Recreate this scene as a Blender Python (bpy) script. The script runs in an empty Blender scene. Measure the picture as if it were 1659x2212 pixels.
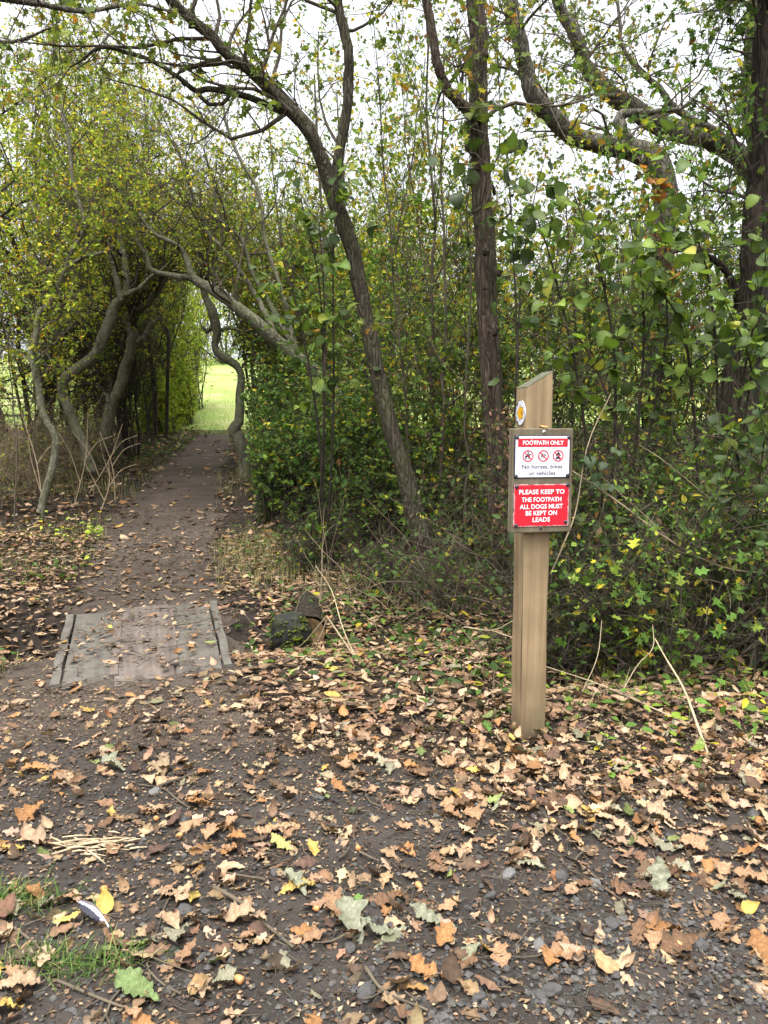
import bpy, math, random
import numpy as np
from mathutils import Vector, Matrix, Euler, Quaternion
R = math.radians
rng = np.random.default_rng(11)
random.seed(5)
sc = bpy.context.scene
col = sc.collection

# ------------------------------------------------------------------ camera
CAM_H, PITCH, FPX = 1.25, R(6.05), 1662.0          # focal length in units of a 1659 x 2212 picture
cam = bpy.data.cameras.new('camera')
cam.sensor_fit = 'VERTICAL'; cam.sensor_height = 24.0; cam.lens = 24.0 * FPX / 2212
cam.clip_start = 0.05; cam.clip_end = 600
cam_o = bpy.data.objects.new('camera', cam); col.objects.link(cam_o)
cam_o.location = (0, 0, CAM_H); cam_o.rotation_euler = (R(90) - PITCH, 0, 0)
sc.camera = cam_o

# ------------------------------------------------------------------ world, sun, exposure
w = bpy.data.worlds.new('World'); sc.world = w; w.use_nodes = True
wn, wl = w.node_tree.nodes, w.node_tree.links
wn.clear()
SUN_EL, SUN_AZ = 72, 195                            # degrees; azimuth clockwise from +Y (high, behind the viewer)
sky = wn.new('ShaderNodeTexSky'); sky.sky_type = 'NISHITA'; sky.sun_disc = False
sky.sun_elevation = R(SUN_EL); sky.sun_rotation = R(SUN_AZ); sky.air_density = 1.0; sky.dust_density = 5.0; sky.ozone_density = 1.0
hs = wn.new('ShaderNodeHueSaturation'); hs.inputs['Saturation'].default_value = 0.16   # cloud cover: nearly white
bg = wn.new('ShaderNodeBackground'); bg.inputs['Strength'].default_value = 0.15
wo = wn.new('ShaderNodeOutputWorld')
wl.new(sky.outputs[0], hs.inputs['Color']); wl.new(hs.outputs[0], bg.inputs[0]); wl.new(bg.outputs[0], wo.inputs[0])
sun = bpy.data.lights.new('sun', 'SUN'); sun.energy = 1.3; sun.angle = R(40); sun.color = (1, 0.96, 0.9)
sun_o = bpy.data.objects.new('sun', sun); col.objects.link(sun_o)
az, el = R(SUN_AZ), R(SUN_EL)
sdir = Vector((math.sin(az) * math.cos(el), math.cos(az) * math.cos(el), math.sin(el)))
sun_o.rotation_euler = sdir.to_track_quat('Z', 'Y').to_euler()
sun_o.location = (0, 0, 20)
vs = sc.view_settings
vs.view_transform = 'Standard'; vs.look = 'None'; vs.gamma = 1.0; vs.use_curve_mapping = False; vs.exposure = 1.85
sc.render.engine = 'CYCLES'
cy = sc.cycles
cy.max_bounces = 7; cy.diffuse_bounces = 2; cy.transmission_bounces = 4; cy.glossy_bounces = 2
cy.use_denoising = True
try: cy.denoiser = 'OPENIMAGEDENOISE'; cy.denoising_input_passes = 'RGB_ALBEDO_NORMAL'
except Exception: pass
cy.caustics_reflective = False; cy.caustics_refractive = False

# ------------------------------------------------------------------ picture point + distance -> place
CP, SP = math.cos(PITCH), math.sin(PITCH)
def ray(px, py):
    a, v = (px - 829.5) / FPX, (1106 - py) / FPX
    return np.array((a, CP + v * SP, -SP + v * CP))
def W(px, py, d):
    r = ray(px, py)
    return np.array((0, 0, CAM_H)) + r * (d / r[1])

# ------------------------------------------------------------------ terrain
_wr = np.random.default_rng(3)
_wv = [(_wr.uniform(0, 6.28), _wr.uniform(0, 6.28)) for _ in range(40)]
def nz(x, y, s, k0=0, n=6):
    r = 0
    for k in range(n):
        a, p = _wv[(k0 + k) % 40]
        f = (0.7 + 0.45 * k) / s * 6.28
        r = r + np.sin((x * math.cos(a) + y * math.sin(a)) * f + p)
    return r / n
PCY = [-4, 0, 3.0, 5.0, 8.0, 11.0, 13.0, 17.0, 22, 30, 60]
PCX = [-1.0, -1.1, -1.2, -1.56, -2.35, -2.84, -3.13, -3.62, -4.15, -5.0, -8]
def pcx(y): return np.interp(y, PCY, PCX)
def phw(y): return np.interp(y, [0, 3, 5, 8, 13, 17, 30], [0.9, 0.72, 0.55, 0.6, 0.47, 0.36, .4])
def soft(t, k=0.6): return np.logaddexp(0, t / k) * k
DY = 4.72
def gh(x, y):
    x = np.asarray(x, float); y = np.asarray(y, float)
    z = 0.108 * soft(y - 5.7) + 0.03 * soft(y - 17) - 0.10 * soft(y - 55, 4)
    off = np.clip((np.abs(x - pcx(y)) - phw(y)) / 1.2, 0, 1)
    z = z + off * 0.05 * nz(x, y, 2.2) + 0.012 * nz(x, y, 0.7, 7) + 0.006 * nz(x, y, 0.23, 13)
    z = z + off * 0.07 * np.clip((y - 6) / 3, 0, 1)
    # the ditch that the footbridge crosses
    dl = np.clip((-1.78 - x) / 0.3, 0, 1); dr = np.clip((x + 1.0) / 0.3, 0, 1) * np.clip((1.2 - x) / 1.5, 0, 1)
    dm = 1 - np.clip((np.abs(x + 1.45) - 0.5) / 0.4, 0, 1)
    prof = np.exp(-((y - DY + 0.05 * (x + 1.4)) / 0.40) ** 2)
    z = z - prof * (0.42 * dl + 0.13 * dr + 0.10 * dm)
    return z
def ghf(x, y): return float(gh(np.array([x]), np.array([y]))[0])
def G(px, py):
    r = ray(px, py); d = 1.0
    for t in np.linspace(0.8, 30, 1500):
        p = np.array((0, 0, CAM_H)) + r * t
        if p[2] <= ghf(p[0], p[1]): return p
    return p

# ------------------------------------------------------------------ mesh helpers
class MB:
    def __init__(s): s.v = []; s.f = []; s.c = []; s.m = []; s.n = 0
    def add(s, v, f, c=None, m=0):
        v = np.asarray(v, np.float32).reshape(-1, 3)
        if not len(v): return s
        f = np.asarray(f, np.int64)
        s.v.append(v); s.f.append(f + s.n); s.n += len(v)
        if c is None: c = (0.5, 0.5, 0.5)
        c = np.asarray(c, np.float32)
        if c.ndim == 1: c = np.broadcast_to(c, (len(v), 3))
        s.c.append(c); s.m.append(np.full(len(f), m, np.int32))
        return s
    def mesh(s, name, mats, off=(0, 0, 0), smooth=True):
        me = bpy.data.meshes.new(name)
        if s.n:
            v = np.concatenate(s.v) - np.asarray(off, np.float32)
            me.vertices.add(len(v)); me.vertices.foreach_set('co', v.astype(np.float32).ravel())
            loops = np.concatenate([f.ravel() for f in s.f]).astype(np.int32)
            tot = np.concatenate([np.full(len(f), f.shape[1], np.int32) for f in s.f])
            st = np.zeros(len(tot), np.int32); st[1:] = np.cumsum(tot)[:-1]
            me.loops.add(len(loops)); me.loops.foreach_set('vertex_index', loops)
            me.polygons.add(len(tot)); me.polygons.foreach_set('loop_start', st)
            me.polygons.foreach_set('use_smooth', np.full(len(tot), smooth))
            me.polygons.foreach_set('material_index', np.concatenate(s.m))
            a = me.attributes.new('col', 'FLOAT_COLOR', 'POINT')
            c = np.ones((len(v), 4), np.float32); c[:, :3] = np.concatenate(s.c)
            a.data.foreach_set('color', c.ravel())
            me.update(calc_edges=True)
        for m in (mats if isinstance(mats, (list, tuple)) else [mats]): me.materials.append(m)
        return me
    def build(s, name, mats, parent=None, off=None, smooth=True):
        if off is None: off = tuple(parent.location) if parent is not None and not parent.parent else (0, 0, 0)
        o = bpy.data.objects.new(name, s.mesh(name, mats, off, smooth)); col.objects.link(o)
        if parent is not None: o.parent = parent
        if name in ('twigs', 'branches', 'foliage', 'crown', 'moss', 'clinging_ivy'): o['kind'] = 'stuff'
        return o
def thing(name, label, cat, loc, group=None, rotz=0.0):
    o = bpy.data.objects.new(name, None); col.objects.link(o)
    o.empty_display_size = 0.1
    o.location = tuple(float(c) for c in loc); o.rotation_euler = (0, 0, rotz)
    o['label'] = label; o['category'] = cat
    if group: o['group'] = group
    return o
def tag(o, label, cat=None, group=None, kind=None):
    o['label'] = label
    if cat: o['category'] = cat
    if group: o['group'] = group
    if kind: o['kind'] = kind
    return o
def struct(o, label=None, cat=None):
    o['kind'] = 'structure'
    if label: o['label'] = label
    if cat: o['category'] = cat
    return o
def norm(v): return v / np.maximum(np.linalg.norm(v, axis=-1, keepdims=True), 1e-9)
def rv(n): return norm(rng.normal(size=(n, 3)))

def tubes(P, Rr, sides=4, ridge=0.0, ridge_n=7, cap=False, lump=0.0):
    """N polylines of K points as tapered tubes"""
    P = np.asarray(P, float); Rr = np.asarray(Rr, float)
    N, K = P.shape[:2]
    T = norm(np.gradient(P, axis=1))
    ref = np.where(np.abs(T[:, 0, 2:3]) > 0.9, np.array([[1., 0, 0]]), np.array([[0, 0, 1.]]))
    n = norm(np.cross(T[:, 0], ref))
    a = np.arange(sides) / sides * 2 * np.pi
    V = np.empty((N, K, sides, 3))
    ph = rng.uniform(0, 6.28, (N, 1)); lph = rng.uniform(0, 6.28, (N, 4))
    for k in range(K):
        n = norm(n - np.sum(n * T[:, k], -1, keepdims=True) * T[:, k])
        b = np.cross(T[:, k], n)
        r = np.repeat(Rr[:, k, None], sides, 1)
        if ridge: r = r * (1 + ridge * np.sin(a[None] * ridge_n + ph + 0.25 * k) + ridge * 0.6 * rng.normal(size=(N, sides)))
        if lump: r = r * (1 + lump * np.sin(a[None] * 2 + lph[:, :1] + .5 * k) * np.sin(.37 * k + lph[:, 1:2]) + lump * np.sin(a[None] + lph[:, 2:3] - .23 * k))
        V[:, k] = P[:, k, None] + r[..., None] * (np.cos(a)[None, :, None] * n[:, None] + np.sin(a)[None, :, None] * b[:, None])
    i = np.arange(N)[:, None, None] * K * sides + np.arange(K - 1)[None, :, None] * sides
    s = np.arange(sides)[None, None]; s2 = (np.arange(sides) + 1) % sides
    F = np.stack([i + s, i + s2[None, None], i + sides + s2[None, None], i + sides + s], -1).reshape(-1, 4)
    return V.reshape(-1, 3), F
def catmull(pts, n):
    p = np.asarray(pts, float)
    seg = np.linalg.norm(np.diff(p[:, :3], axis=0), axis=1)
    t = np.concatenate([[0], np.cumsum(np.maximum(seg, 1e-6) ** .5)])
    q = np.vstack([2 * p[0] - p[1], p, 2 * p[-1] - p[-2]])
    u = np.linspace(0, t[-1], n)
    i = np.clip(np.searchsorted(t, u, 'right') - 1, 0, len(p) - 2)
    w = ((u - t[i]) / (t[i + 1] - t[i]))[:, None]
    p0, p1, p2, p3 = q[i], q[i + 1], q[i + 2], q[i + 3]
    return .5 * (2 * p1 + (p2 - p0) * w + (2 * p0 - 5 * p1 + 4 * p2 - p3) * w ** 2 + (3 * p1 - p0 - 3 * p2 + p3) * w ** 3)
def limb(pts, n=40):
    """(px, py, distance, width in picture units) -> smooth polyline + radii"""
    q = np.array([np.append(W(x, y, d), wd / 2 / FPX * d) for x, y, d, wd in pts])
    q = catmull(q, n)
    return q[:, :3], np.maximum(q[:, 3], .002)
def grow(P, Rr, n, L, spread=1.0, up=0.2, K=4, wig=.25, t0=.25, t1=1.0, rf=.5, rmin=.0015, rmax=9, droop=0.0):
    N, K0 = P.shape[:2]
    ln = np.linalg.norm(np.diff(P, axis=1), axis=-1).sum(1)
    idx = rng.choice(N, n, p=ln / ln.sum())
    f = (t0 + (t1 - t0) * rng.random(n)) * (K0 - 1) * .999
    i = f.astype(int); w = (f - i)[:, None]
    p = P[idx, i] * (1 - w) + P[idx, i + 1] * w
    r0 = np.clip((Rr[idx, i] * (1 - w[:, 0]) + Rr[idx, i + 1] * w[:, 0]) * rf, rmin, rmax)
    tg = norm(P[idx, i + 1] - P[idx, i])
    d = norm(tg * .7 + spread * rv(n) + np.array([0, 0, up]))
    st = (L * (.45 + 1.1 * rng.random(n)) / (K - 1))[:, None]
    out = np.empty((n, K, 3)); out[:, 0] = p; rr = np.empty((n, K)); rr[:, 0] = r0
    for k in range(1, K):
        d = norm(d + wig * rng.normal(size=(n, 3)) + np.array([0, 0, up * .15 - droop]))
        out[:, k] = out[:, k - 1] + d * st
        rr[:, k] = np.maximum(r0 * (1 - .75 * k / (K - 1)), rmin * .6)
    return out, rr
def stations(P, n, t0=0.15, t1=1.0):
    N, K = P.shape[:2]
    idx = rng.integers(0, N, n)
    f = (t0 + (t1 - t0) * rng.random(n)) * (K - 1) * .999
    i = f.astype(int); w = (f - i)[:, None]
    return P[idx, i] * (1 - w) + P[idx, i + 1] * w, norm(P[idx, i + 1] - P[idx, i])
def rib(n):
    """paler midrib, browner margin"""
    f = np.ones(n)
    if n % 3 == 0 and n >= 12: f[:] = .9; f[1::3] = 1.16
    return f
def place_leaves(mb, tm, pos, ax, nr, size, cols, m=0):
    """tm: list of (verts, faces) templates; leaves spread over them"""
    n = len(pos)
    if not n: return
    ax = norm(ax); nr = norm(nr - np.sum(nr * ax, -1, keepdims=True) * ax); sd = np.cross(ax, nr)
    which = rng.integers(0, len(tm), n)
    for k, (tv, tf) in enumerate(tm):
        s = which == k
        if not s.any(): continue
        z = size[s][:, None, None]
        V = pos[s][:, None] + z * (tv[None, :, 0:1] * sd[s][:, None] + tv[None, :, 1:2] * ax[s][:, None] + tv[None, :, 2:3] * nr[s][:, None])
        c = int(s.sum()); F = (tf[None] + (np.arange(c) * len(tv))[:, None, None]).reshape(-1, tf.shape[1])
        mb.add(V.reshape(-1, 3), F, (cols[s][:, None] * rib(len(tv))[None, :, None]).reshape(-1, 3), m)
def pick(pal, n, jit=.18):
    """pal: list of (weight, rgb)"""
    ws = np.array([p[0] for p in pal], float); cs = np.array([p[1] for p in pal])
    c = cs[rng.choice(len(pal), n, p=ws / ws.sum())]
    return np.clip(c * (1 + jit * rng.normal(size=(n, 1))) * (1 + .035 * rng.normal(size=(n, 3))), .004, .9)

def box(cx, cy, cz, sx, sy, sz):
    v = np.array([(x, y, z) for z in (-1, 1) for y in (-1, 1) for x in (-1, 1)]) * np.array((sx, sy, sz)) / 2 + np.array((cx, cy, cz))
    f = np.array([(0, 2, 3, 1), (4, 5, 7, 6), (0, 1, 5, 4), (2, 6, 7, 3), (0, 4, 6, 2), (1, 3, 7, 5)])
    return v, f

# ------------------------------------------------------------------ leaf templates
def oak_leaf(nst, curl, cross, twist, seed, wide=.26, lobes=4.0, depth=.36):
    r = np.random.default_rng(seed)
    t = np.linspace(0, 1, nst); v = []
    ph1, ph2 = r.uniform(0, 6.28, 2)
    for k, s in enumerate(t):
        env = wide * (np.sin(np.pi * s ** 1.45) ** .8 + .05)
        lob = lambda ph: 1.22 - 1.5 * depth * abs(math.cos(math.pi * lobes * s + ph)) ** 2.2
        l = env * lob(ph1 * .12) * r.uniform(.92, 1.08); q = env * lob(ph2 * .12 + .3) * r.uniform(.92, 1.08)
        if k == 0: l = q = .015
        if k == nst - 1: l = q = .03
        v += [(-l, s - .5, 0), (0, s - .5, 0), (q, s - .5, 0)]
    v = np.array(v)
    x, y = v[:, 0].copy(), v[:, 1].copy()
    z = cross * np.abs(x) * (1 + .5 * np.sign(x) * r.uniform(-1, 1)) + .35 * cross * x * np.sin(9 * y + ph1) + .03 * r.normal(size=len(x))
    a = curl * y
    if abs(curl) > 1e-3:
        yy = np.sin(a) / curl; zz = (1 - np.cos(a)) / curl
    else: yy, zz = y, 0 * y
    v = np.stack([x, yy - z * np.sin(a), zz + z * np.cos(a) + twist * x * y * 2], 1)
    v[:, 2] -= np.percentile(v[:, 2], 20)
    f = []
    for k in range(nst - 1):
        b = 3 * k
        f += [(b, b + 1, b + 4), (b, b + 4, b + 3), (b + 1, b + 2, b + 5), (b + 1, b + 5, b + 4)]
    return v, np.array(f)
def oaks(nst, n, seed, **kw):
    r = np.random.default_rng(seed)
    return [oak_leaf(nst, r.uniform(-1.0, 1.6), r.uniform(-.3, .6), r.uniform(-.5, .5), seed * 100 + k, r.uniform(.19, .265), r.choice([3.0, 3.4, 3.8]), r.uniform(.30, .48), **kw) for k in range(n)]
OAK_HI, OAK_MD, OAK_LO = oaks(24, 16, 1), oaks(12, 14, 2), oaks(5, 10, 3)
OAK_FAR = oaks(4, 8, 4)
DRY_OVAL = []
def ovate(nst, wide, fold, curl, seed, corr=0.0):
    r = np.random.default_rng(seed)
    t = np.linspace(0, 1, nst); v = []
    for k, s in enumerate(t):
        e = wide * np.sin(np.pi * s ** .68) ** .85
        if k in (0, nst - 1): e = .006
        e2 = e * (1 + .04 * (-1) ** k)
        zc = corr * (-1) ** k
        v += [(-e2, s, fold * e + zc), (0, s, 0), (e2, s, fold * e * .8 + zc)]
    v = np.array(v); a = curl * v[:, 1]
    v = np.stack([v[:, 0], np.sin(a) / curl - v[:, 2] * np.sin(a), (1 - np.cos(a)) / curl + v[:, 2] * np.cos(a)], 1)
    f = []
    for k in range(nst - 1):
        b = 3 * k
        f += [(b, b + 1, b + 4), (b, b + 4, b + 3), (b + 1, b + 2, b + 5), (b + 1, b + 5, b + 4)]
    return v, np.array(f)
DRY_OVAL = [(lambda v, f: (v - np.array((0, .5, 0)), f))(*ovate(8, w_, f_, c_, 40 + k, .03)) for k, (w_, f_, c_) in enumerate(((.30, .5, 1.4), (.26, .3, -1.0), (.34, .2, .8), (.22, .7, 1.8)))]
SMALL = [(np.array([(0, 0, 0), (-w_, .5, z_), (0, 1, c_), (w_, .5, z_)]), np.array([(0, 2, 1), (0, 3, 2)])) for w_, z_, c_ in ((.30, .08, -.1), (.34, .14, .05), (.26, .04, -.2))]
def lobed():
    out = []
    for s in range(3):
        r = np.random.default_rng(60 + s)
        v = np.array([(0, 0, 0), (-.36, .28, .08), (-.15, .42, .03), (-.42, .66, .1), (-.1, .7, 0), (0, 1, -.08), (.12, .72, 0), (.4, .62, .1), (.16, .4, .03), (.36, .25, .08)]) + r.normal(size=(10, 3)) * .03
        out.append((v, np.array([(0, 2, 1), (0, 4, 2), (2, 4, 3), (0, 6, 4), (4, 6, 5), (0, 8, 6), (6, 8, 7), (0, 9, 8)])))
    return out
LOBED = lobed()
OVAL = [(np.array([(0, 0, 0), (-w_, .32, z_), (-w_ * .8, .68, z_ * .8 + c_ * .4), (0, 1, c_), (w_ * .8, .68, z_ * .8 + c_ * .4), (w_, .32, z_)]), np.array([(0, 3, 2, 1), (0, 5, 4, 3)])) for w_, z_, c_ in ((.27, .07, -.12), (.31, .10, .08), (.24, .04, -.22))]
HAZEL = [ovate(11, .40, f_, c_, 20 + k, .012) for k, (f_, c_) in enumerate(((.25, -.7), (.1, -.3), (.35, -1.2), (.05, .5), (.3, .9), (.2, -1.6)))]

# ------------------------------------------------------------------ materials
class NT:
    def __init__(s, name):
        s.m = bpy.data.materials.new(name); s.m.use_nodes = True
        s.t = s.m.node_tree; s.t.nodes.clear()
        s.out = s.n('ShaderNodeOutputMaterial')
    def n(s, t, **k):
        o = s.t.nodes.new(t)
        for a, b in k.items(): setattr(o, a, b)
        return o
    def l(s, a, b): s.t.links.new(a, b)
    def coords(s, scale=(1, 1, 1), kind='Object'):
        tc = s.n('ShaderNodeTexCoord'); mp = s.n('ShaderNodeMapping'); mp.inputs['Scale'].default_value = scale
        s.l(tc.outputs[kind], mp.inputs['Vector']); return mp.outputs[0]
    def noise(s, vec, scale, detail=4, rough=.55, dist=0.0):
        o = s.n('ShaderNodeTexNoise'); o.inputs['Scale'].default_value = scale; o.inputs['Detail'].default_value = detail
        o.inputs['Roughness'].default_value = rough; o.inputs['Distortion'].default_value = dist
        if vec is not None: s.l(vec, o.inputs['Vector'])
        return o.outputs['Fac']
    def voro(s, vec, scale, feature='F1', out='Distance'):
        o = s.n('ShaderNodeTexVoronoi', feature=feature); o.inputs['Scale'].default_value = scale
        s.l(vec, o.inputs['Vector']); return o.outputs[out]
    def ramp(s, fac, stops):
        o = s.n('ShaderNodeValToRGB'); e = o.color_ramp.elements
        while len(e) < len(stops): e.new(.5)
        for k, (p, c) in enumerate(stops):
            e[k].position = p; e[k].color = (*c, 1) if len(c) == 3 else c
        s.l(fac, o.inputs[0]); return o.outputs[0]
    def mix(s, fac, a, b, mode='MIX'):
        o = s.n('ShaderNodeMix', data_type='RGBA', blend_type=mode)
        for v, i in ((fac, 0), (a, 6), (b, 7)):
            if isinstance(v, (int, float)): o.inputs[i].default_value = v
            elif isinstance(v, tuple): o.inputs[i].default_value = (*v, 1)
            else: s.l(v, o.inputs[i])
        return o.outputs[2]
    def math(s, op, a, b=0.0):
        o = s.n('ShaderNodeMath', operation=op)
        for v, i in ((a, 0), (b, 1)):
            if isinstance(v, (int, float)): o.inputs[i].default_value = v
            else: s.l(v, o.inputs[i])
        return o.outputs[0]
    def bsdf(s, base, rough=.8, bump=None, bstr=.4, bdist=.01, spec=.3, metal=0.0):
        p = s.n('ShaderNodeBsdfPrincipled')
        if isinstance(base, tuple): p.inputs['Base Color'].default_value = (*base, 1)
        else: s.l(base, p.inputs['Base Color'])
        if isinstance(rough, (int, float)): p.inputs['Roughness'].default_value = rough
        else: s.l(rough, p.inputs['Roughness'])
        p.inputs['Specular IOR Level'].default_value = spec; p.inputs['Metallic'].default_value = metal
        if bump is not None:
            b = s.n('ShaderNodeBump'); b.inputs['Strength'].default_value = bstr; b.inputs['Distance'].default_value = bdist
            s.l(bump, b.inputs['Height']); s.l(b.outputs[0], p.inputs['Normal'])
        return p
    def done(s, sh): s.l(sh.outputs[0], s.out.inputs[0]); return s.m

def mat_plain(name, c, rough=.6, spec=.3, metal=0.0, var=.15):
    t = NT(name); v = t.coords()
    n = t.noise(v, 40, 5)
    cc = t.mix(1.0, c, t.ramp(n, [(.25, (1 - var,) * 3), (.75, (1 + 0 * var,) * 3)]), 'MULTIPLY')
    return t.done(t.bsdf(cc, rough, n, .15, .002, spec, metal))
def mat_leaf(name, src='col', trans=.35, rough=.55, spec=.25, mottle=.35, mscale=60, kind='Object'):
    t = NT(name)
    if src == 'col':
        a = t.n('ShaderNodeAttribute', attribute_name='col'); c = a.outputs['Color']
    else:
        a = t.n('ShaderNodeObjectInfo'); b_ = t.n('ShaderNodeAttribute', attribute_name='col'); c = t.mix(1.0, a.outputs['Color'], t.mix(1.0, b_.outputs['Color'], (2.0, 2.0, 2.0), 'MULTIPLY'), 'MULTIPLY')
    v = t.coords(kind=kind)
    n = t.noise(v, mscale, 3, .6)
    c = t.mix(1.0, c, t.ramp(n, [(.3, (1 - mottle,) * 3), (.7, (1, 1, 1))]), 'MULTIPLY')
    if src == 'obj':                                   # pinnate veins in the leaf's own frame
        sp = t.n('ShaderNodeSeparateXYZ'); t.l(t.coords(), sp.inputs[0])
        q = t.math('SUBTRACT', sp.outputs[1], t.math('MULTIPLY', t.math('ABSOLUTE', sp.outputs[0]), .9))
        ve = t.math('ABSOLUTE', t.math('SUBTRACT', t.math('FRACT', t.math('MULTIPLY', q, 8.0)), .5))
        c = t.mix(t.ramp(ve, [(.02, (.55, .55, .55)), (.11, (0, 0, 0))]), c, t.mix(1.0, c, (1.7, 1.6, 1.5), 'MULTIPLY'))
        sp2 = t.noise(v, mscale * .35, 4, .7); c = t.mix(t.ramp(sp2, [(.64, (0, 0, 0)), (.70, (.7, .7, .7))]), c, (.10, .06, .03))
    p = t.bsdf(c, rough, n, .3, .004, spec)
    if trans <= 0: return t.done(p)
    tr = t.n('ShaderNodeBsdfTranslucent')
    tc = t.mix(1.0, c, (1.0, 1.0, .55), 'MULTIPLY')
    tc = t.mix(.25, tc, c, 'ADD')
    t.l(tc, tr.inputs['Color'])
    mx = t.n('ShaderNodeMixShader'); mx.inputs[0].default_value = trans
    t.l(p.outputs[0], mx.inputs[1]); t.l(tr.outputs[0], mx.inputs[2])
    return t.done(mx)
def mat_bark(name, c1, c2, green, gamt=.5, scale=14, zs=.22, bstr=.7, bdist=.02, crk=.75, lichen=False):
    t = NT(name); v = t.coords((1, 1, zs))
    n1 = t.noise(v, scale, 6, .65, .6)
    wn_ = t.n('ShaderNodeTexNoise'); wn_.inputs['Scale'].default_value = scale * .55; wn_.inputs['Detail'].default_value = 4; t.l(v, wn_.inputs['Vector'])
    sc_ = t.n('ShaderNodeVectorMath', operation='SCALE'); sc_.inputs['Scale'].default_value = 2.4 / scale; t.l(wn_.outputs['Color'], sc_.inputs[0])
    ad_ = t.n('ShaderNodeVectorMath', operation='ADD'); t.l(v, ad_.inputs[0]); t.l(sc_.outputs[0], ad_.inputs[1])
    vo = t.voro(ad_.outputs[0], scale * 1.5, 'DISTANCE_TO_EDGE')
    n2 = t.noise(t.coords(), 2.3, 4, .6)
    c = t.mix(n1, c1, c2)
    crack = t.ramp(vo, [(0, (.35, .33, .3)), (.16, (1, 1, 1))])
    c = t.mix(crk, c, crack, 'MULTIPLY')
    g = t.ramp(n2, [(.45, (0, 0, 0)), (.68, (gamt,) * 3)])
    c = t.mix(g, c, green)
    if lichen:
        li = t.noise(t.coords(), 26, 5, .7); c = t.mix(t.ramp(li, [(.56, (0, 0, 0)), (.66, (.7, .7, .7))]), c, (.30, .30, .24))
        dk = t.noise(t.coords((1, 1, .4)), 11, 5, .75); c = t.mix(t.ramp(dk, [(.36, (.8, .8, .8)), (.48, (0, 0, 0))]), c, (.03, .032, .016))
    h = t.math('ADD', n1, t.math('MULTIPLY', t.math('MINIMUM', vo, .25), 2.9 * crk))
    return t.done(t.bsdf(c, .9, h, bstr, bdist, .15))
def mat_twig(name, c1, c2):
    t = NT(name); v = t.coords()
    n = t.noise(v, 9, 4); c = t.mix(t.ramp(n, [(.35, (0, 0, 0)), (.65, (1, 1, 1))]), c1, c2)
    return t.done(t.bsdf(c, .85, t.noise(v, 120, 3), .4, .002, .2))
M = {}
M['leaf'] = mat_leaf('leaf_green', 'col', .38, .6, .16, .25, 45)
M['leaf_obj'] = mat_leaf('broad_leaf', 'obj', .4, .5, .25, .3, 12)
M['litter'] = mat_leaf('dry_leaf', 'col', .10, .75, .15, .45, 70)
M['litter_obj'] = mat_leaf('dry_leaf_single', 'obj', .10, .75, .15, .45, 12)
M['grass'] = mat_leaf('grass_blade', 'col', .3, .6, .2, .2, 20)
M['bark_smooth'] = mat_bark('bark_smooth', (.09, .085, .058), (.185, .175, .125), (.10, .112, .055), .8, 18, .4, 1.0, .02, .3, True)
M['bark_oak'] = mat_bark('bark_furrowed', (.04, .03, .024), (.15, .112, .086), (.08, .085, .04), .35, 24, .15, 1.0, .03)
M['bark_lean'] = mat_bark('bark_leaning', (.035, .03, .022), (.115, .097, .07), (.08, .088, .04), .6, 22, .17, 1.0, .025)
M['bark_grey'] = mat_bark('bark_grey_rugged', (.07, .062, .05), (.19, .17, .14), (.10, .11, .06), .5, 15, .2, 1.0, .03)
M['bark_dark'] = mat_bark('bark_dark', (.016, .012, .0095), (.06, .045, .034), (.03, .036, .018), .3, 14, .14, 1.0, .03)
M['twig'] = mat_twig('twig_brown', (.05, .04, .03), (.10, .083, .057))
M['twig_dark'] = mat_twig('twig_dark', (.022, .018, .014), (.055, .044, .033))
M['twig_green'] = mat_twig('twig_greenish', (.085, .08, .05), (.14, .13, .085))
M['stalk'] = mat_twig('dry_stalk', (.26, .20, .125), (.36, .29, .19))
M['cane'] = mat_twig('old_cane', (.13, .10, .065), (.20, .155, .10))

def mat_soil():
    t = NT('soil'); v = t.coords()
    n1 = t.noise(v, 1.3, 5); n2 = t.noise(v, 28, 6, .7); n3 = t.noise(v, 140, 3, .7)
    c = t.mix(n2, (.008, .006, .0045), (.032, .024, .018))
    c = t.mix(t.ramp(n1, [(.4, (0, 0, 0)), (.65, (.6, .6, .6))]), c, (.06, .045, .032))
    c = t.mix(t.ramp(n3, [(.62, (0, 0, 0)), (.72, (.5, .5, .5))]), c, (.16, .125, .09))
    h = t.math('ADD', n2, t.math('MULTIPLY', n3, .6))
    return t.done(t.bsdf(c, .92, h, .9, .02, .2))
def mat_path():
    t = NT('trodden_earth'); v = t.coords()
    n1 = t.noise(v, 1.7, 5, .6); n2 = t.noise(v, 40, 6, .7); n3 = t.noise(v, 190, 3, .7)
    c = t.mix(n2, (.022, .017, .013), (.066, .051, .040))
    c = t.mix(t.ramp(n1, [(.42, (0, 0, 0)), (.6, (.65, .65, .65))]), c, (.078, .061, .049))
    c = t.mix(t.ramp(n3, [(.6, (0, 0, 0)), (.7, (.6, .6, .6))]), c, (.19, .155, .12))
    h = t.math('ADD', n2, t.math('MULTIPLY', n3, .5))
    return t.done(t.bsdf(c, .9, h, .7, .012, .2))
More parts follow.
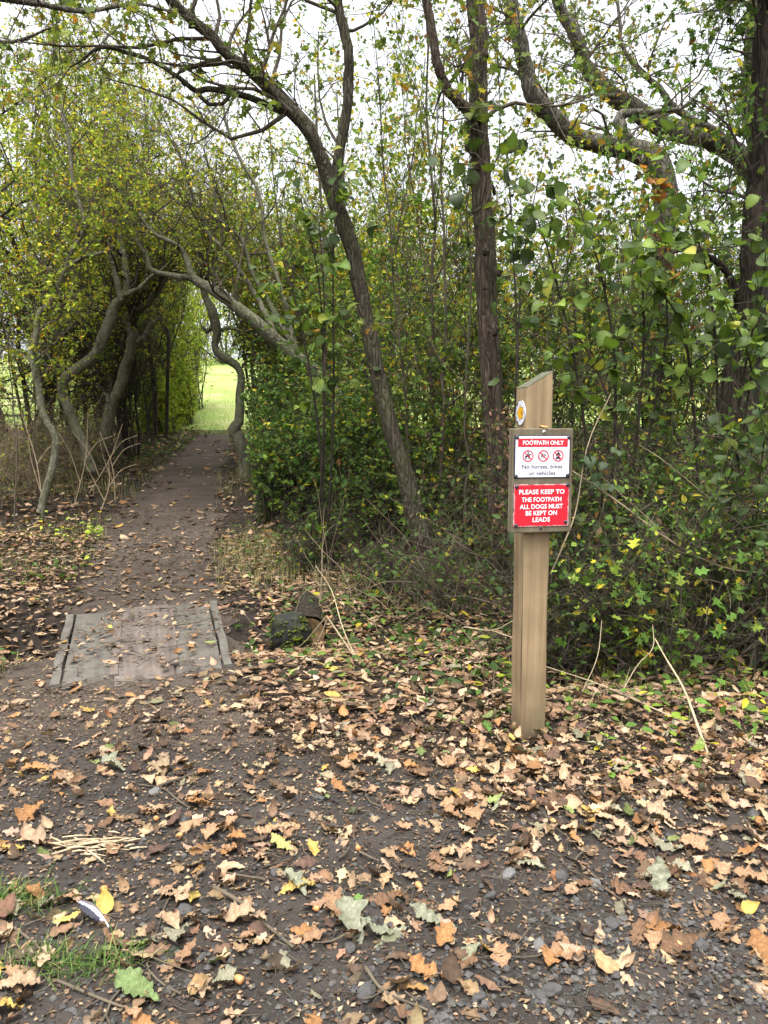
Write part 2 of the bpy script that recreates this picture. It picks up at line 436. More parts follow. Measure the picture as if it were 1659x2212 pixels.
def mat_track():
    t = NT('gritty_track'); v = t.coords()
    n1 = t.noise(v, 2.1, 5, .6); n2 = t.noise(v, 45, 6, .75); n3 = t.noise(v, 230, 3, .7)
    c = t.mix(n2, (.011, .009, .0075), (.046, .038, .031))
    c = t.mix(t.ramp(n1, [(.45, (0, 0, 0)), (.62, (.6, .6, .6))]), c, (.055, .046, .04))
    c = t.mix(t.ramp(n3, [(.58, (0, 0, 0)), (.68, (.6, .6, .6))]), c, (.09, .078, .066))
    h = t.math('ADD', n2, t.math('MULTIPLY', n3, .5))
    return t.done(t.bsdf(c, .85, h, .8, .012, .25))
def mat_field():
    t = NT('field_grass'); v = t.coords()
    n1 = t.noise(v, .5, 5); n2 = t.noise(v, 14, 5, .7)
    c = t.mix(n2, (.15, .21, .05), (.26, .34, .10)); c = t.mix(t.ramp(n1, [(.45, (0, 0, 0)), (.65, (.7, .7, .7))]), c, (.38, .34, .18))
    return t.done(t.bsdf(c, .9, n2, .8, .05, .1))
M['soil'], M['path'], M['track'], M['field'] = mat_soil(), mat_path(), mat_track(), mat_field()
def mat_stone():
    t = NT('stone'); a = t.n('ShaderNodeAttribute', attribute_name='col'); v = t.coords()
    n = t.noise(v, 90, 4); c = t.mix(1.0, a.outputs['Color'], t.ramp(n, [(.3, (.6, .6, .6)), (.7, (1.1, 1.1, 1.1))]), 'MULTIPLY')
    return t.done(t.bsdf(c, .7, n, .4, .003, .35))
M['stone'] = mat_stone()
def mat_wood(name, c1, c2, c3, axis=2, fine=55, green=None, dark=.5, dirt=0, splash=False):
    t = NT(name); s = [1, 1, 1]; s[axis] = .035; v = t.coords(tuple(s))
    n1 = t.noise(v, fine, 5, .6); n2 = t.noise(v, fine * .28, 3, .5, 1.5); n3 = t.noise(v, fine * 2.6, 4, .7)
    c = t.mix(t.ramp(n1, [(.3, (0, 0, 0)), (.7, (1, 1, 1))]), c1, c2)
    c = t.mix(t.ramp(n2, [(.45, (0, 0, 0)), (.62, (.7, .7, .7))]), c, c3)
    c = t.mix(t.ramp(n3, [(.25, (dark,) * 3), (.36, (0, 0, 0))]), c, (.06, .045, .03))
    big = t.noise(t.coords(), 6, 4)
    c = t.mix(1.0, c, t.ramp(big, [(.3, (.72, .72, .72)), (.7, (1.05, 1.05, 1.05))]), 'MULTIPLY')
    if green:
        g = t.noise(t.coords((1, 1, .5)), 13, 5, .7)
        c = t.mix(t.ramp(g, [(.42, (0, 0, 0)), (.66, (.75, .75, .75))]), c, green)
    if dirt:
        g = t.noise(t.coords(), dirt, 6, .7)
        c = t.mix(t.ramp(g, [(.48, (0, 0, 0)), (.66, (.75, .75, .75))]), c, (.055, .043, .035))
    if splash:
        sp = t.n('ShaderNodeSeparateXYZ'); t.l(t.coords(), sp.inputs[0])
        g = t.math('ADD', sp.outputs[2], t.math('MULTIPLY', t.noise(t.coords((1, 1, .3)), 30, 5, .7), .16))
        c = t.mix(t.ramp(g, [(.07, (.8, .8, .8)), (.22, (0, 0, 0))]), c, (.06, .045, .033))
        al = t.noise(t.coords((1, 1, .25)), 9, 5, .7)
        c = t.mix(t.ramp(al, [(.5, (0, 0, 0)), (.72, (.5, .5, .5))]), c, (.13, .125, .065))
        ck = t.noise(t.coords((1, 1, .012)), 70, 2, .5)
        c = t.mix(t.ramp(ck, [(.30, (.85, .85, .85)), (.335, (0, 0, 0))]), c, (.045, .03, .02))
    return t.done(t.bsdf(c, .8, t.math('ADD', n1, n3), .35, .004, .2))
M['post'] = mat_wood('post_timber', (.235, .168, .094), (.31, .228, .134), (.175, .12, .068), 2, 55, None, .5, 0, True)
M['post_cap'] = mat_wood('weathered_end', (.085, .085, .06), (.12, .115, .08), (.06, .065, .04), 0, 60, (.06, .075, .035))
M['board'] = mat_wood('board_timber', (.135, .108, .07), (.205, .168, .115), (.088, .064, .042), 2, 45, (.125, .118, .075))
M['deck'] = mat_wood('grey_deck', (.085, .076, .066), (.118, .106, .092), (.062, .054, .046), 1, 40, (.10, .10, .08), .3, 5)
M['deck_worn'] = mat_wood('worn_deck', (.11, .09, .077), (.148, .122, .105), (.08, .063, .053), 1, 40, None, .25, 4)
M['plank_old'] = mat_wood('rotten_plank', (.05, .045, .03), (.09, .085, .055), (.04, .035, .025), 0, 40, (.06, .08, .03))
M['white'] = mat_plain('white_enamel', (.66, .68, .74), .35, .5, 0, .16)
M['red'] = mat_plain('red_enamel', (.48, .010, .024), .4, .5, 0, .10)
M['black'] = mat_plain('black_print', (.012, .012, .022), .45, .4, 0, .1)
M['navy'] = mat_plain('dark_backing', (.02, .018, .04), .5, .4)
M['yellow'] = mat_plain('yellow_print', (.72, .36, .012), .4, .4, 0, .1)
M['lettering_white'] = mat_plain('white_print', (.80, .80, .80), .4, .4, 0, .08)
M['steel'] = mat_plain('screw_steel', (.55, .55, .52), .35, .5, .8)
M['bolt'] = mat_plain('bolt_dark', (.03, .03, .045), .4, .5, .3)
M['acorn'] = mat_plain('acorn_shell', (.42, .20, .07), .4, .5)
def mat_moss():
    t = NT('moss'); v = t.coords(); n = t.noise(v, 60, 5, .7)
    c = t.mix(n, (.03, .045, .008), (.11, .13, .025)); return t.done(t.bsdf(c, .95, n, 1.0, .02, .1))
M['moss'] = mat_moss()

# ------------------------------------------------------------------ ground sheets
def sheet(xs, ys, zf, mask=None):
    X, Y = np.meshgrid(xs, ys); Z = zf(X, Y)
    nx, ny = len(xs), len(ys)
    i = (np.arange(ny - 1)[:, None] * nx + np.arange(nx - 1)[None]).ravel()
    F = np.stack([i, i + 1, i + nx + 1, i + nx], -1)
    if mask is not None:
        cx = (X[:-1, :-1] + X[1:, 1:]).ravel() / 2; cyy = (Y[:-1, :-1] + Y[1:, 1:]).ravel() / 2
        F = F[mask(cx, cyy)]
    return np.stack([X, Y, Z], -1).reshape(-1, 3), F
def gfine(x, y): return gh(x, y) + .004 * nz(x, y, .11, 20) + .002 * nz(x, y, .05, 27)
xs = np.concatenate([np.array([-120, -80, -50, -30, -20, -14, -10, -8, -6.5, -5.5]), np.arange(-5, 4.5, .06), np.array([5, 5.6, 6.5, 8, 10, 14, 20, 30, 50, 80, 120])])
ys = np.concatenate([np.array([-20, -12, -8, -5, -3.5, -2.5, -1.6, -.8, -.2]), np.arange(.2, 8, .045), np.arange(8, 20, .17), 20 * 1.09 ** np.arange(0, 22)])
v, f = sheet(xs, ys, gfine)
struct(MB().add(v, f).build('ground', M['soil']), 'dark leaf-strewn woodland soil around the path')
def edge(x, y): return .10 * nz(x, y, .5, 3) + .05 * nz(x, y, .17, 9)
def strip(X, Y, zf):
    ny, nx = X.shape; i = (np.arange(ny - 1)[:, None] * nx + np.arange(nx - 1)[None]).ravel()
    return np.stack([X, Y, zf(X, Y)], -1).reshape(-1, 3), np.stack([i, i + 1, i + nx + 1, i + nx], -1)
ys = np.arange(2.9, 17.3, .035)[:, None]; u = np.linspace(-1, 1, 44)[None]
c_, h_ = pcx(ys), phw(ys)
X = c_ + np.where(u < 0, u * (h_ + 1.6 * edge(c_ - h_, ys)), u * (h_ + 1.6 * edge(c_ + h_, ys))); Y = ys + 0 * u
v, f = strip(X, Y, lambda x, y: gfine(x, y) + .006)
struct(MB().add(v, f).build('footpath', M['path']), 'trodden earth footpath leading into the tunnel of trees')
xs = np.concatenate([np.array([-30, -20, -12, -8, -6, -5]), np.arange(-4.5, 4.5, .045), np.array([5, 6, 8, 12, 20, 30])])[None]
top = 2.75 + .25 * np.clip(-xs, -1.2, 1) + 1.6 * edge(xs, 2.75)
u = np.concatenate([np.linspace(-1.5, .05, 10), np.linspace(.08, 1, 75)])[:, None]
Y = .2 + (top - .2) * u; Y = np.where(u < .05, -5 + 5.3 * (u + 1.5) / 1.55, Y); X = xs + 0 * u
v, f = strip(X, Y, lambda x, y: gfine(x, y) + .0105)
struct(MB().add(v, f).build('gravel_track', M['track']), 'dark gritty track crossing in the foreground')
xs = np.concatenate([-np.geomspace(130, 9, 20), np.arange(-8.5, 9, .5), np.geomspace(9, 130, 20)]); ys = 17.0 * 1.03 ** np.arange(0, 66)
v, f = sheet(xs, ys, lambda x, y: gh(x, y) + .02)
struct(MB().add(v, f).build('field', M['field']), 'bright grass field beyond the tunnel of trees')

# ------------------------------------------------------------------ the sign post
pb = G(1142, 1597); PD = pb[1] + .055
POST = np.array((W(1142, 1450, PD)[0] + .0, PD, 0.0))
RZ = R(12)
post = thing('footpath_sign_post', 'square wooden waymark post carrying the red and white footpath signs', 'sign post', (POST[0], POST[1], ghf(POST[0], POST[1])), None, RZ)
gz = ghf(POST[0], POST[1])
H2 = .054
def local(mb, name, mat, parent, smooth=False): return mb.build(name, mat, parent, (0, 0, 0), smooth)
def bevel(o, wdt=.004, seg=2):
    b = o.modifiers.new('bevel', 'BEVEL'); b.width = wdt; b.segments = seg; b.limit_method = 'ANGLE'
    return o
zl, zr = 1.415 - gz, 1.478 - gz
nb = 30
mb = MB(); vv = []; ff = []
prof = [(-H2, -H2), (-.03, -H2), (0, -H2), (.03, -H2), (H2, -H2), (H2, 0), (H2, H2), (0, H2), (-H2, H2), (-H2, 0)]
for k in range(nb):
    for (x, y) in prof:
        zt = zl + (zr - zl) * (x + H2) / (2 * H2)
        vv.append((x + .0015 * math.sin(k * .7 + x * 40), y + .0012 * math.sin(k * .5 + 2), -.25 + (zt + .25) * k / (nb - 1)))
L_ = len(prof)
for k in range(nb - 1):
    for s in range(L_): ff.append((k * L_ + s, k * L_ + (s + 1) % L_, (k + 1) * L_ + (s + 1) % L_, (k + 1) * L_ + s))
mb.add(vv, ff)
bevel(local(mb, 'post', M['post'], post), .005)
mb = MB()
cv = [(x * 1.01, y * 1.01, zl + (zr - zl) * (x + H2) / (2 * H2) + dz) for dz in (-.004, .0045) for x, y in ((-H2, -H2), (H2, -H2), (H2, H2), (-H2, H2))]
mb.add(cv, [(0, 3, 2, 1), (4, 5, 6, 7), (0, 1, 5, 4), (1, 2, 6, 5), (2, 3, 7, 6), (3, 0, 4, 7)])
bevel(local(mb, 'sloping_top', M['post_cap'], post), .002)
# backing board
BT = .042; yb = -H2 - BT - .001; zb0, zb1 = .853 - gz, 1.258 - gz; bx = .0
v, f = box(bx, -H2 - BT / 2 - .001, (zb0 + zb1) / 2, .25, BT, zb1 - zb0)
board = bevel(local(MB().add(v, f), 'backing_board', M['board'], post), .004)
def disc(r, n=24, y=0.0, cx=0, cz=0, th=.001):
    a = np.arange(n) / n * 2 * np.pi
    v = np.concatenate([np.stack([cx + r * np.cos(a), np.full(n, y - th), cz + r * np.sin(a)], 1), np.stack([cx + r * np.cos(a), np.full(n, y), cz + r * np.sin(a)], 1)])
    return v, n
def add_disc(mb, r, y, cx, cz, th=.001, n=24, m=0):
    v, n = disc(r, n, y, cx, cz, th)
    mb.add(np.vstack([v, [(cx, y - th, cz)]]), [(2 * n, k, (k + 1) % n) for k in range(n)], None, m)
    mb.add(v, [(k, n + k, n + (k + 1) % n, (k + 1) % n) for k in range(n)], None, m)
def add_ring(mb, r0, r1, y, cx, cz, th=.0006, n=28, m=0):
    a = np.arange(n) / n * 2 * np.pi
    v = np.concatenate([np.stack([cx + r * np.cos(a), np.full(n, y - th), cz + r * np.sin(a)], 1) for r in (r0, r1)])
    mb.add(v, [(k, (k + 1) % n, n + (k + 1) % n, n + k) for k in range(n)], None, m)
def add_bar(mb, x0, z0, x1, z1, wd, y, m=0):
    d = np.array((x1 - x0, z1 - z0)); d = d / np.linalg.norm(d); p = np.array((-d[1], d[0])) * wd / 2
    q = [(x0 + p[0], y, z0 + p[1]), (x0 - p[0], y, z0 - p[1]), (x1 - p[0], y, z1 - p[1]), (x1 + p[0], y, z1 + p[1])]
    mb.add(q, [(0, 1, 2, 3)], None, m)
def add_poly(mb, pts, y, m=0):
    mb.add([(x, y, z) for x, z in pts], [tuple(range(len(pts)))], None, m)
def dome(mb, r, h, y, cx, cz, n=14):
    rings = [(1, 0), (.95, .35), (.75, .75), (.4, .97)]
    a = np.arange(n) / n * 2 * np.pi
    v = np.concatenate([np.stack([cx + r * q * np.cos(a), np.full(n, y - h * t), cz + r * q * np.sin(a)], 1) for q, t in rings] + [np.array([(cx, y - h, cz)])])
    f4 = [(k * n + s, k * n + (s + 1) % n, (k + 1) * n + (s + 1) % n, (k + 1) * n + s) for k in range(3) for s in range(n)]
    mb.add(v, f4); mb.f.append(np.array([(3 * n + s, 3 * n + (s + 1) % n, 4 * n) for s in range(n)]) + mb.n - len(v)); mb.m.append(np.zeros(n, np.int32))
ZPX = lambda y: zb1 - (y - 832) / 3180.0          # heights measured down the board
XPX = lambda x: bx + (x - 642.5) / 2871.0
_dg = None
def text(s, x0, x1, zbase, cap, y, bold, name, mat, parent, extr=.0003):
    cu = bpy.data.curves.new('t', 'FONT'); cu.body = s; cu.offset = bold; cu.align_x = 'LEFT'; cu.size = 1; cu.resolution_u = 3
    o = bpy.data.objects.new('t', cu); col.objects.link(o)
    bpy.context.view_layer.update()
    me = bpy.data.meshes.new_from_object(o.evaluated_get(bpy.context.evaluated_depsgraph_get()))
    bpy.data.objects.remove(o); bpy.data.curves.remove(cu)
    n = len(me.vertices); co = np.empty(n * 3, np.float32); me.vertices.foreach_get('co', co); co = co.reshape(-1, 3)
    a0, a1 = co[:, 0].min(), co[:, 0].max()
    capu = .70
    out = np.stack([x0 + (co[:, 0] - a0) / (a1 - a0) * (x1 - x0), np.full(n, y), zbase + co[:, 1] / capu * cap], 1)
    me.vertices.foreach_set('co', out.astype(np.float32).ravel()); me.update()
    me.name = name; me.materials.clear(); me.materials.append(mat)
    t = bpy.data.objects.new(name, me); col.objects.link(t); t.parent = parent
    return t
def rect_panel(name, mat, x0, x1, z0, z1, y, th, parent):
    v, f = box((x0 + x1) / 2, y - th / 2, (z0 + z1) / 2, x1 - x0, th, z1 - z0)
    return local(MB().add(v, f), name, mat, parent)
yf = yb
# white sign
ws = bevel(rect_panel('white_sign', M['navy'], XPX(300), XPX(965), ZPX(1440), ZPX(915), yf, .003, post), .002)
ws['label'] = 'white enamel sign reading footpath only, with three prohibition symbols'
y1 = yf - .003
rect_panel('white_face', M['white'], XPX(314), XPX(952), ZPX(1428), ZPX(927), y1, .0006, ws)
y2 = y1 - .0006
rect_panel('red_header_band', M['red'], XPX(342), XPX(930), ZPX(1058), ZPX(955), y2, .0005, ws)
y3 = y2 - .0005
text('FOOTPATH ONLY', XPX(398), XPX(880), ZPX(1031), .0158, y3 - .0006, .018, 'header_lettering', M['lettering_white'], ws)
mb = MB(); add_disc(mb, .0022, y3 - .0004, XPX(500), ZPX(975), .0004, 10); local(mb, 'paint_chip', M['lettering_white'], ws)
text('No horses, bikes', XPX(392), XPX(870), ZPX(1322), .0158, y2 - .0006, .008, 'lettering', M['black'], ws)
text('or vehicles', XPX(475), XPX(788), ZPX(1403), .0158, y2 - .0006, .008, 'lettering', M['black'], ws)
def symbol(name, cx, cz, draw):
    mb = MB(); draw(mb, cx, cz, y2 - .0005)
    add_ring(mb, .0183, .0225, y2 - .0009, cx, cz, 0, 30, 1)
    q = .0135
    add_bar(mb, cx - q, cz + q, cx + q, cz - q, .0036, y2 - .0011, 1)
    return local(mb, name, [M['black'], M['red']], ws)
def horse(mb, cx, cz, y):
    s = .0145
    P_ = lambda pts: [(cx + a * s, cz + b * s) for a, b in pts]
    add_poly(mb, P_([(-.62, .1), (-.55, -.22), (.35, -.25), (.5, .12), (.1, .2), (-.3, .2)]), y)          # trunk
    add_poly(mb, P_([(.22, .1), (.5, -.1), (.72, .5), (.62, .58)]), y - .00005)                            # neck
    add_poly(mb, P_([(.58, .62), (.62, .38), (1.0, .16), (1.03, .28), (.76, .62)]), y - .0001)            # head
    for a, b in (((-.5, -.15), (-.75, -.85)), ((-.42, -.15), (-.38, -.9)), ((.25, -.15), (.2, -.9)), ((.4, -.1), (.75, -.6))):
        add_bar(mb, cx + a[0] * s, cz + a[1] * s, cx + b[0] * s, cz + b[1] * s, .0022, y - .00015)
    add_bar(mb, cx - .58 * s, cz + .1 * s, cx - .85 * s, cz - .35 * s, .002, y - .0002)                   # tail
    add_bar(mb, cx - .05 * s, cz + .15 * s, cx + .02 * s, cz + .75 * s, .0042, y - .00025)               # rider
    add_bar(mb, cx, cz + .5 * s, cx + .38 * s, cz + .32 * s, .002, y - .0003); add_bar(mb, cx, cz + .15 * s, cx + .18 * s, cz - .4 * s, .0028, y - .00035)
    add_disc(mb, .0028, y, cx + .03 * s, cz + .95 * s, .0004, 10)
def bike(mb, cx, cz, y):
    r = .0065; w_ = .0013
    for sx in (-1, 1): add_ring(mb, r - .0012, r, y, cx + sx * .0095, cz - .004, 0, 20)
    A, B, C_, D_ = (-.0095, -.004), (-.003, .006), (.0015, -.004), (.0075, .0055)
    for k, (a, b) in enumerate(((A, B), (B, C_), (A, C_), (B, D_), (C_, D_), (D_, (.0095, -.004)), (B, (-.0037, .009)), (D_, (.0068, .0085)))):
        add_bar(mb, cx + a[0], cz + a[1], cx + b[0], cz + b[1], w_, y - .00004 * (k + 1))
    add_bar(mb, cx - .0062, cz + .009, cx - .0012, cz + .009, .0018, y - .0004); add_bar(mb, cx + .004, cz + .009, cx + .0085, cz + .009, .0016, y - .00045)
def motor(mb, cx, cz, y):
    s = .0145
    for k, (a, b, w_) in enumerate((((-.5, .35), (.5, .4), .0045), ((-.1, .5), (.25, .8), .004), ((-.45, .45), (-.15, .75), .003), ((.2, .75), (.5, .5), .0022))):
        add_bar(mb, cx + a[0] * s, cz + a[1] * s, cx + b[0] * s, cz + b[1] * s, w_, y - .00004 * k)
    add_disc(mb, .0028, y, cx + .05 * s, cz + .95 * s, .0004, 10)
    for sx in (-.42, .5): add_ring(mb, .0012, .0036, y - .0002, cx + sx * s, cz + .15 * s, 0, 14)
    add_poly(mb, [(cx + a * s, cz + b * s) for a, b in ((-.75, -.75), (.75, -.75), (.75, -.5), (.45, -.45), (.25, -.2), (-.35, -.2), (-.5, -.45), (-.75, -.5))], y - .0003)
    for sx in (-.42, .42): add_disc(mb, .0026, y - .0003, cx + sx * s, cz - .78 * s, .0002, 12)
symbol('no_horses_symbol', XPX(460), ZPX(1168), horse)
symbol('no_bikes_symbol', XPX(642), ZPX(1168), bike)
symbol('no_vehicles_symbol', XPX(818), ZPX(1168), motor)
for (x, y) in ((330, 943), (943, 943), (324, 1416), (936, 1412)):
    mb = MB(); dome(mb, .0078, .005, y1, XPX(x), ZPX(y)); local(mb, 'bolt', M['bolt'], ws, True)
# red sign
def mat_redworn():
    t = NT('worn_red_enamel'); v = t.coords()
    g = t.n('ShaderNodeTexCoord'); sp = t.n('ShaderNodeSeparateXYZ'); t.l(g.outputs['Generated'], sp.inputs[0])
    ex = t.math('MINIMUM', sp.outputs[0], t.math('SUBTRACT', 1.0, sp.outputs[0])); ez = t.math('MINIMUM', sp.outputs[2], t.math('SUBTRACT', 1.0, sp.outputs[2]))
    e = t.math('MINIMUM', ex, ez); n = t.noise(v, 55, 6, .75)
    wq = t.math('ADD', t.math('MULTIPLY', e, 9.0), t.math('MULTIPLY', n, 1.1))
    c = t.mix(t.ramp(wq, [(.62, (1, 1, 1)), (.80, (0, 0, 0))]), (.46, .009, .022), (.45, .30, .30))
    c = t.mix(t.ramp(t.math('ADD', t.math('MULTIPLY', e, 14), t.noise(v, 30, 5, .7)), [(.50, (1, 1, 1)), (.58, (0, 0, 0))]), c, (.05, .012, .02))
    return t.done(t.bsdf(c, .4, n, .2, .001, .45))
M['redworn'] = mat_redworn()
rs = bevel(rect_panel('red_sign', M['redworn'], XPX(300), XPX(965), ZPX(2043), ZPX(1516), yf, .003, post), .002)
rs['label'] = 'worn red sign asking to keep dogs on leads'
for s, x0, x1, yb_, in (('PLEASE KEEP TO', 365, 905, 1637), ('THE FOOTPATH', 397, 870, 1732), ('ALL DOGS MUST', 375, 890, 1819), ('BE KEPT ON', 447, 820, 1900), ('LEADS', 530, 738, 1982)):
    text(s, XPX(x0), XPX(x1), ZPX(yb_), .0172, y1 - .0007, .018, 'lettering', M['lettering_white'], rs)
for (x, y) in ((336, 1546), (944, 1532), (336, 2024), (930, 1994)):
    mb = MB(); dome(mb, .0078, .005, y1, XPX(x), ZPX(y)); local(mb, 'bolt', M['bolt'], rs, True)
mb = MB(); dome(mb, .0075, .003, yf, XPX(650), ZPX(877)); s_ = local(mb, 'screw', M['steel'], board, True)
mb = MB(); add_disc(mb, .0028, yf - .003, 0, 0, .0004, 6); q = local(mb, 'screw_slot', M['black'], board); q.location = (XPX(650), 0, ZPX(877))
mb = MB(); dome(mb, .006, .002, yf, XPX(635), ZPX(2070)); local(mb, 'screw', M['bolt'], board, True)
# round waymark on the left face, built facing -Y then turned
wd = MB(); add_disc(wd, .0495, 0, 0, 0, .003, 40)
wm = local(wd, 'waymark_disc', M['white'], post); wm.rotation_euler = (0, 0, R(-90)); wm.location = (-H2 - .0012, -.001, 1.319 - gz)
mb = MB(); add_ring(mb, .0478, .0496, -.0031, 0, 0, .0002, 40); local(mb, 'rim', M['navy'], wm)
mb = MB()
ap = [(-.033, 0), (.002, .034), (.002, .022), (.030, .022), (.030, -.022), (.002, -.022), (.002, -.034)]
add_poly(mb, ap, -.0036); local(mb, 'arrow', M['yellow'], wm)
mb = MB()
for k in range(len(ap)):
    a, b = ap[k], ap[(k + 1) % len(ap)]; add_bar(mb, *a, *b, .0012, -.0039 - .00005 * k)
for k in range(12):
    a = R(118 + k * 11.5); add_bar(mb, .0395 * math.cos(a), .0395 * math.sin(a), .045 * math.cos(a + .05), .045 * math.sin(a + .05), .0022 + .0012 * (k % 3), -.0036 - .00003 * k)
for k, (x, z) in enumerate(((.010, .006), (.010, .0), (.010, -.006), (.036, .004), (.036, -.002))): add_bar(mb, x, z, x + .010 if x < .03 else x + .006, z, .003, -.0042 - .00003 * k)
for k, (x, z) in enumerate(((-.028, .032), (-.024, .036), (-.026, -.034), (-.021, -.037))): add_disc(mb, .0038, -.0034, x, z, .0003 + .0001 * k, 8)
local(mb, 'printed_marks', M['black'], wm)

# ------------------------------------------------------------------ footbridge of boards
dz = .035
c_fl, c_fr, c_br, c_bl = [np.array((0, 0, CAM_H)) + ray(*q) * ((CAM_H - dz) / -ray(*q)[2]) for q in ((108, 1478), (500, 1432), (466, 1302), (146, 1332))]
bc = (c_fl + c_fr + c_br + c_bl) / 4
bd = (c_bl + c_br - c_fl - c_fr); BA = math.atan2(-bd[0], bd[1])
bridge = thing('footbridge', 'low grey board footbridge with edge battens across the ditch', 'footbridge', (bc[0], bc[1], 0), None, BA)
def quadpt(u, t): return (c_fl * (1 - u) + c_fr * u) * (1 - t) + (c_bl * (1 - u) + c_br * u) * t
def slab(name, u0, u1, t0, t1, z0, z1, mat, jit=.0):
    n = 10; mb = MB(); vv = []
    for k in range(n):
        t = t0 + (t1 - t0) * k / (n - 1)
        for z, u in ((z0, u0), (z1, u0), (z1, u1), (z0, u1)):
            p = quadpt(u, t); qx, qy = p[0] - bc[0], p[1] - bc[1]; qx, qy = qx * math.cos(BA) + qy * math.sin(BA), -qx * math.sin(BA) + qy * math.cos(BA); vv.append((qx + jit * math.sin(k * 1.9 + u * 9), qy, z + .002 * math.sin(k + u * 5) - .026 * max(0, 1 - 3 * (t + .06)) ** 1.5))
    ff = [(k * 4 + a, k * 4 + (a + 1) % 4, k * 4 + 4 + (a + 1) % 4, k * 4 + 4 + a) for k in range(n - 1) for a in range(4)] + [(0, 1, 2, 3), (n * 4 - 1, n * 4 - 2, n * 4 - 3, n * 4 - 4)]
    mb.add(vv, ff); return bevel(local(mb, name, mat, bridge), .004)
slab('deck_board', .055, .322, -.02, 1.03, -.015, .030, M['deck'])
slab('deck_board', .332, .668, -.06, 1.06, -.015, .034, M['deck_worn'])
slab('deck_board', .678, .945, -.03, 1.04, -.015, .030, M['deck'])
slab('edge_rail', -.005, .045, .0, 1.0, -.06, .046, M['deck'], .004)
slab('edge_rail', .955, 1.005, .0, 1.0, -.06, .048, M['deck'], .004)
slab('batten', .305, .355, .04, 1.02, .0345, .041, M['deck_worn'], .002)
slab('batten', .650, .695, .08, 1.0, .0345, .041, M['deck_worn'], .002)

# ------------------------------------------------------------------ plants
def blocked(p):
    """keeps growth out of the walkers' clearance along the path and in front of the sign post"""
    x, y, z = p[..., 0], p[..., 1], p[..., 2]
    zz = z - gh(x, y)
    hw = np.interp(y, [3, 6, 9, 13, 16, 18, 24, 40], [1.0, .95, .92, .88, .86, .62, .6, 1])
    hw = np.where((x > pcx(y)) & (y > 15), np.interp(y, [15, 18, 30], [.8, 1.5, 3]), hw)
    hh = np.interp(y, [3, 8, 11, 15, 18, 40], [3.2, 3.0, 2.85, 2.95, 3.8, 4.5])
    tun = (((x - pcx(y)) / hw) ** 2 + (np.maximum(zz, 0) / hh) ** 2 < 1) & (y > 2.0)
    front = (y < 3.55) & (x < 1.5 + .25 * (3.55 - y)) & (zz < 3.0) & (x > -3.2)
    near = y < 2.0
    return tun | front | near
def keep(P, Rr=None):
    b = blocked(P)
    if P.ndim == 3:
        k = ~b.any(1); return (P[k], Rr[k])
    return ~b
PAL_HAW = [(5.00, (0.359, 0.399, 0.039)), (6.40, (0.221, 0.310, 0.033)), (1.80, (0.552, 0.487, 0.039)), (0.60, (0.607, 0.355, 0.039)), (3.20, (0.124, 0.185, 0.028)), (0.40, (0.304, 0.148, 0.039))]
PAL_GRN = [(5.00, (0.075, 0.140, 0.027)), (5.60, (0.058, 0.105, 0.024)), (2.00, (0.150, 0.220, 0.034)), (0.54, (0.389, 0.340, 0.029)), (0.20, (0.248, 0.130, 0.034))]
PAL_MIX = [(6.00, (0.097, 0.182, 0.030)), (3.30, (0.184, 0.263, 0.037)), (1.20, (0.347, 0.373, 0.037)), (0.66, (0.463, 0.397, 0.032)), (0.40, (0.329, 0.175, 0.032)), (0.45, (0.136, 0.082, 0.032))]
PAL_OAK = [(5.20, (0.108, 0.160, 0.033)), (3.00, (0.173, 0.218, 0.039)), (1.05, (0.324, 0.282, 0.039)), (0.56, (0.346, 0.179, 0.033))]
PAL_YEL = [(2.80, (0.407, 0.353, 0.038)), (3.60, (0.239, 0.275, 0.038)), (1.20, (0.503, 0.314, 0.032)), (3.20, (0.120, 0.171, 0.032))]
PAL_LIT = [(3.0, (0.414, 0.483, 0.060)), (5, (0.292, 0.412, 0.051)), (4, (0.378, 0.465, 0.057)), (2, (0.189, 0.285, 0.043)), (1, (0.601, 0.500, 0.051))]
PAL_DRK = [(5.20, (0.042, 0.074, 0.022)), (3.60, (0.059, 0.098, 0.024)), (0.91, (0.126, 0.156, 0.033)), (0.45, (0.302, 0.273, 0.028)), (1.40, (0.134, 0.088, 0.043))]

def foliage(mb, P, n, tm, size, pal, up=.9, t0=.15):
    pos, tg = stations(P, n, t0)
    k = keep(pos); pos, tg = pos[k], tg[k]; n = len(pos)
    ax = norm(tg * .5 + rv(n) * .8 + np.array([0, 0, -.15]))
    nr = rv(n) * .75 + np.array([0, 0, up])
    place_leaves(mb, tm, pos, ax, nr, size * (.5 + .55 * rng.random(n) + .55 * rng.random(n) ** 3), pick(pal, n))

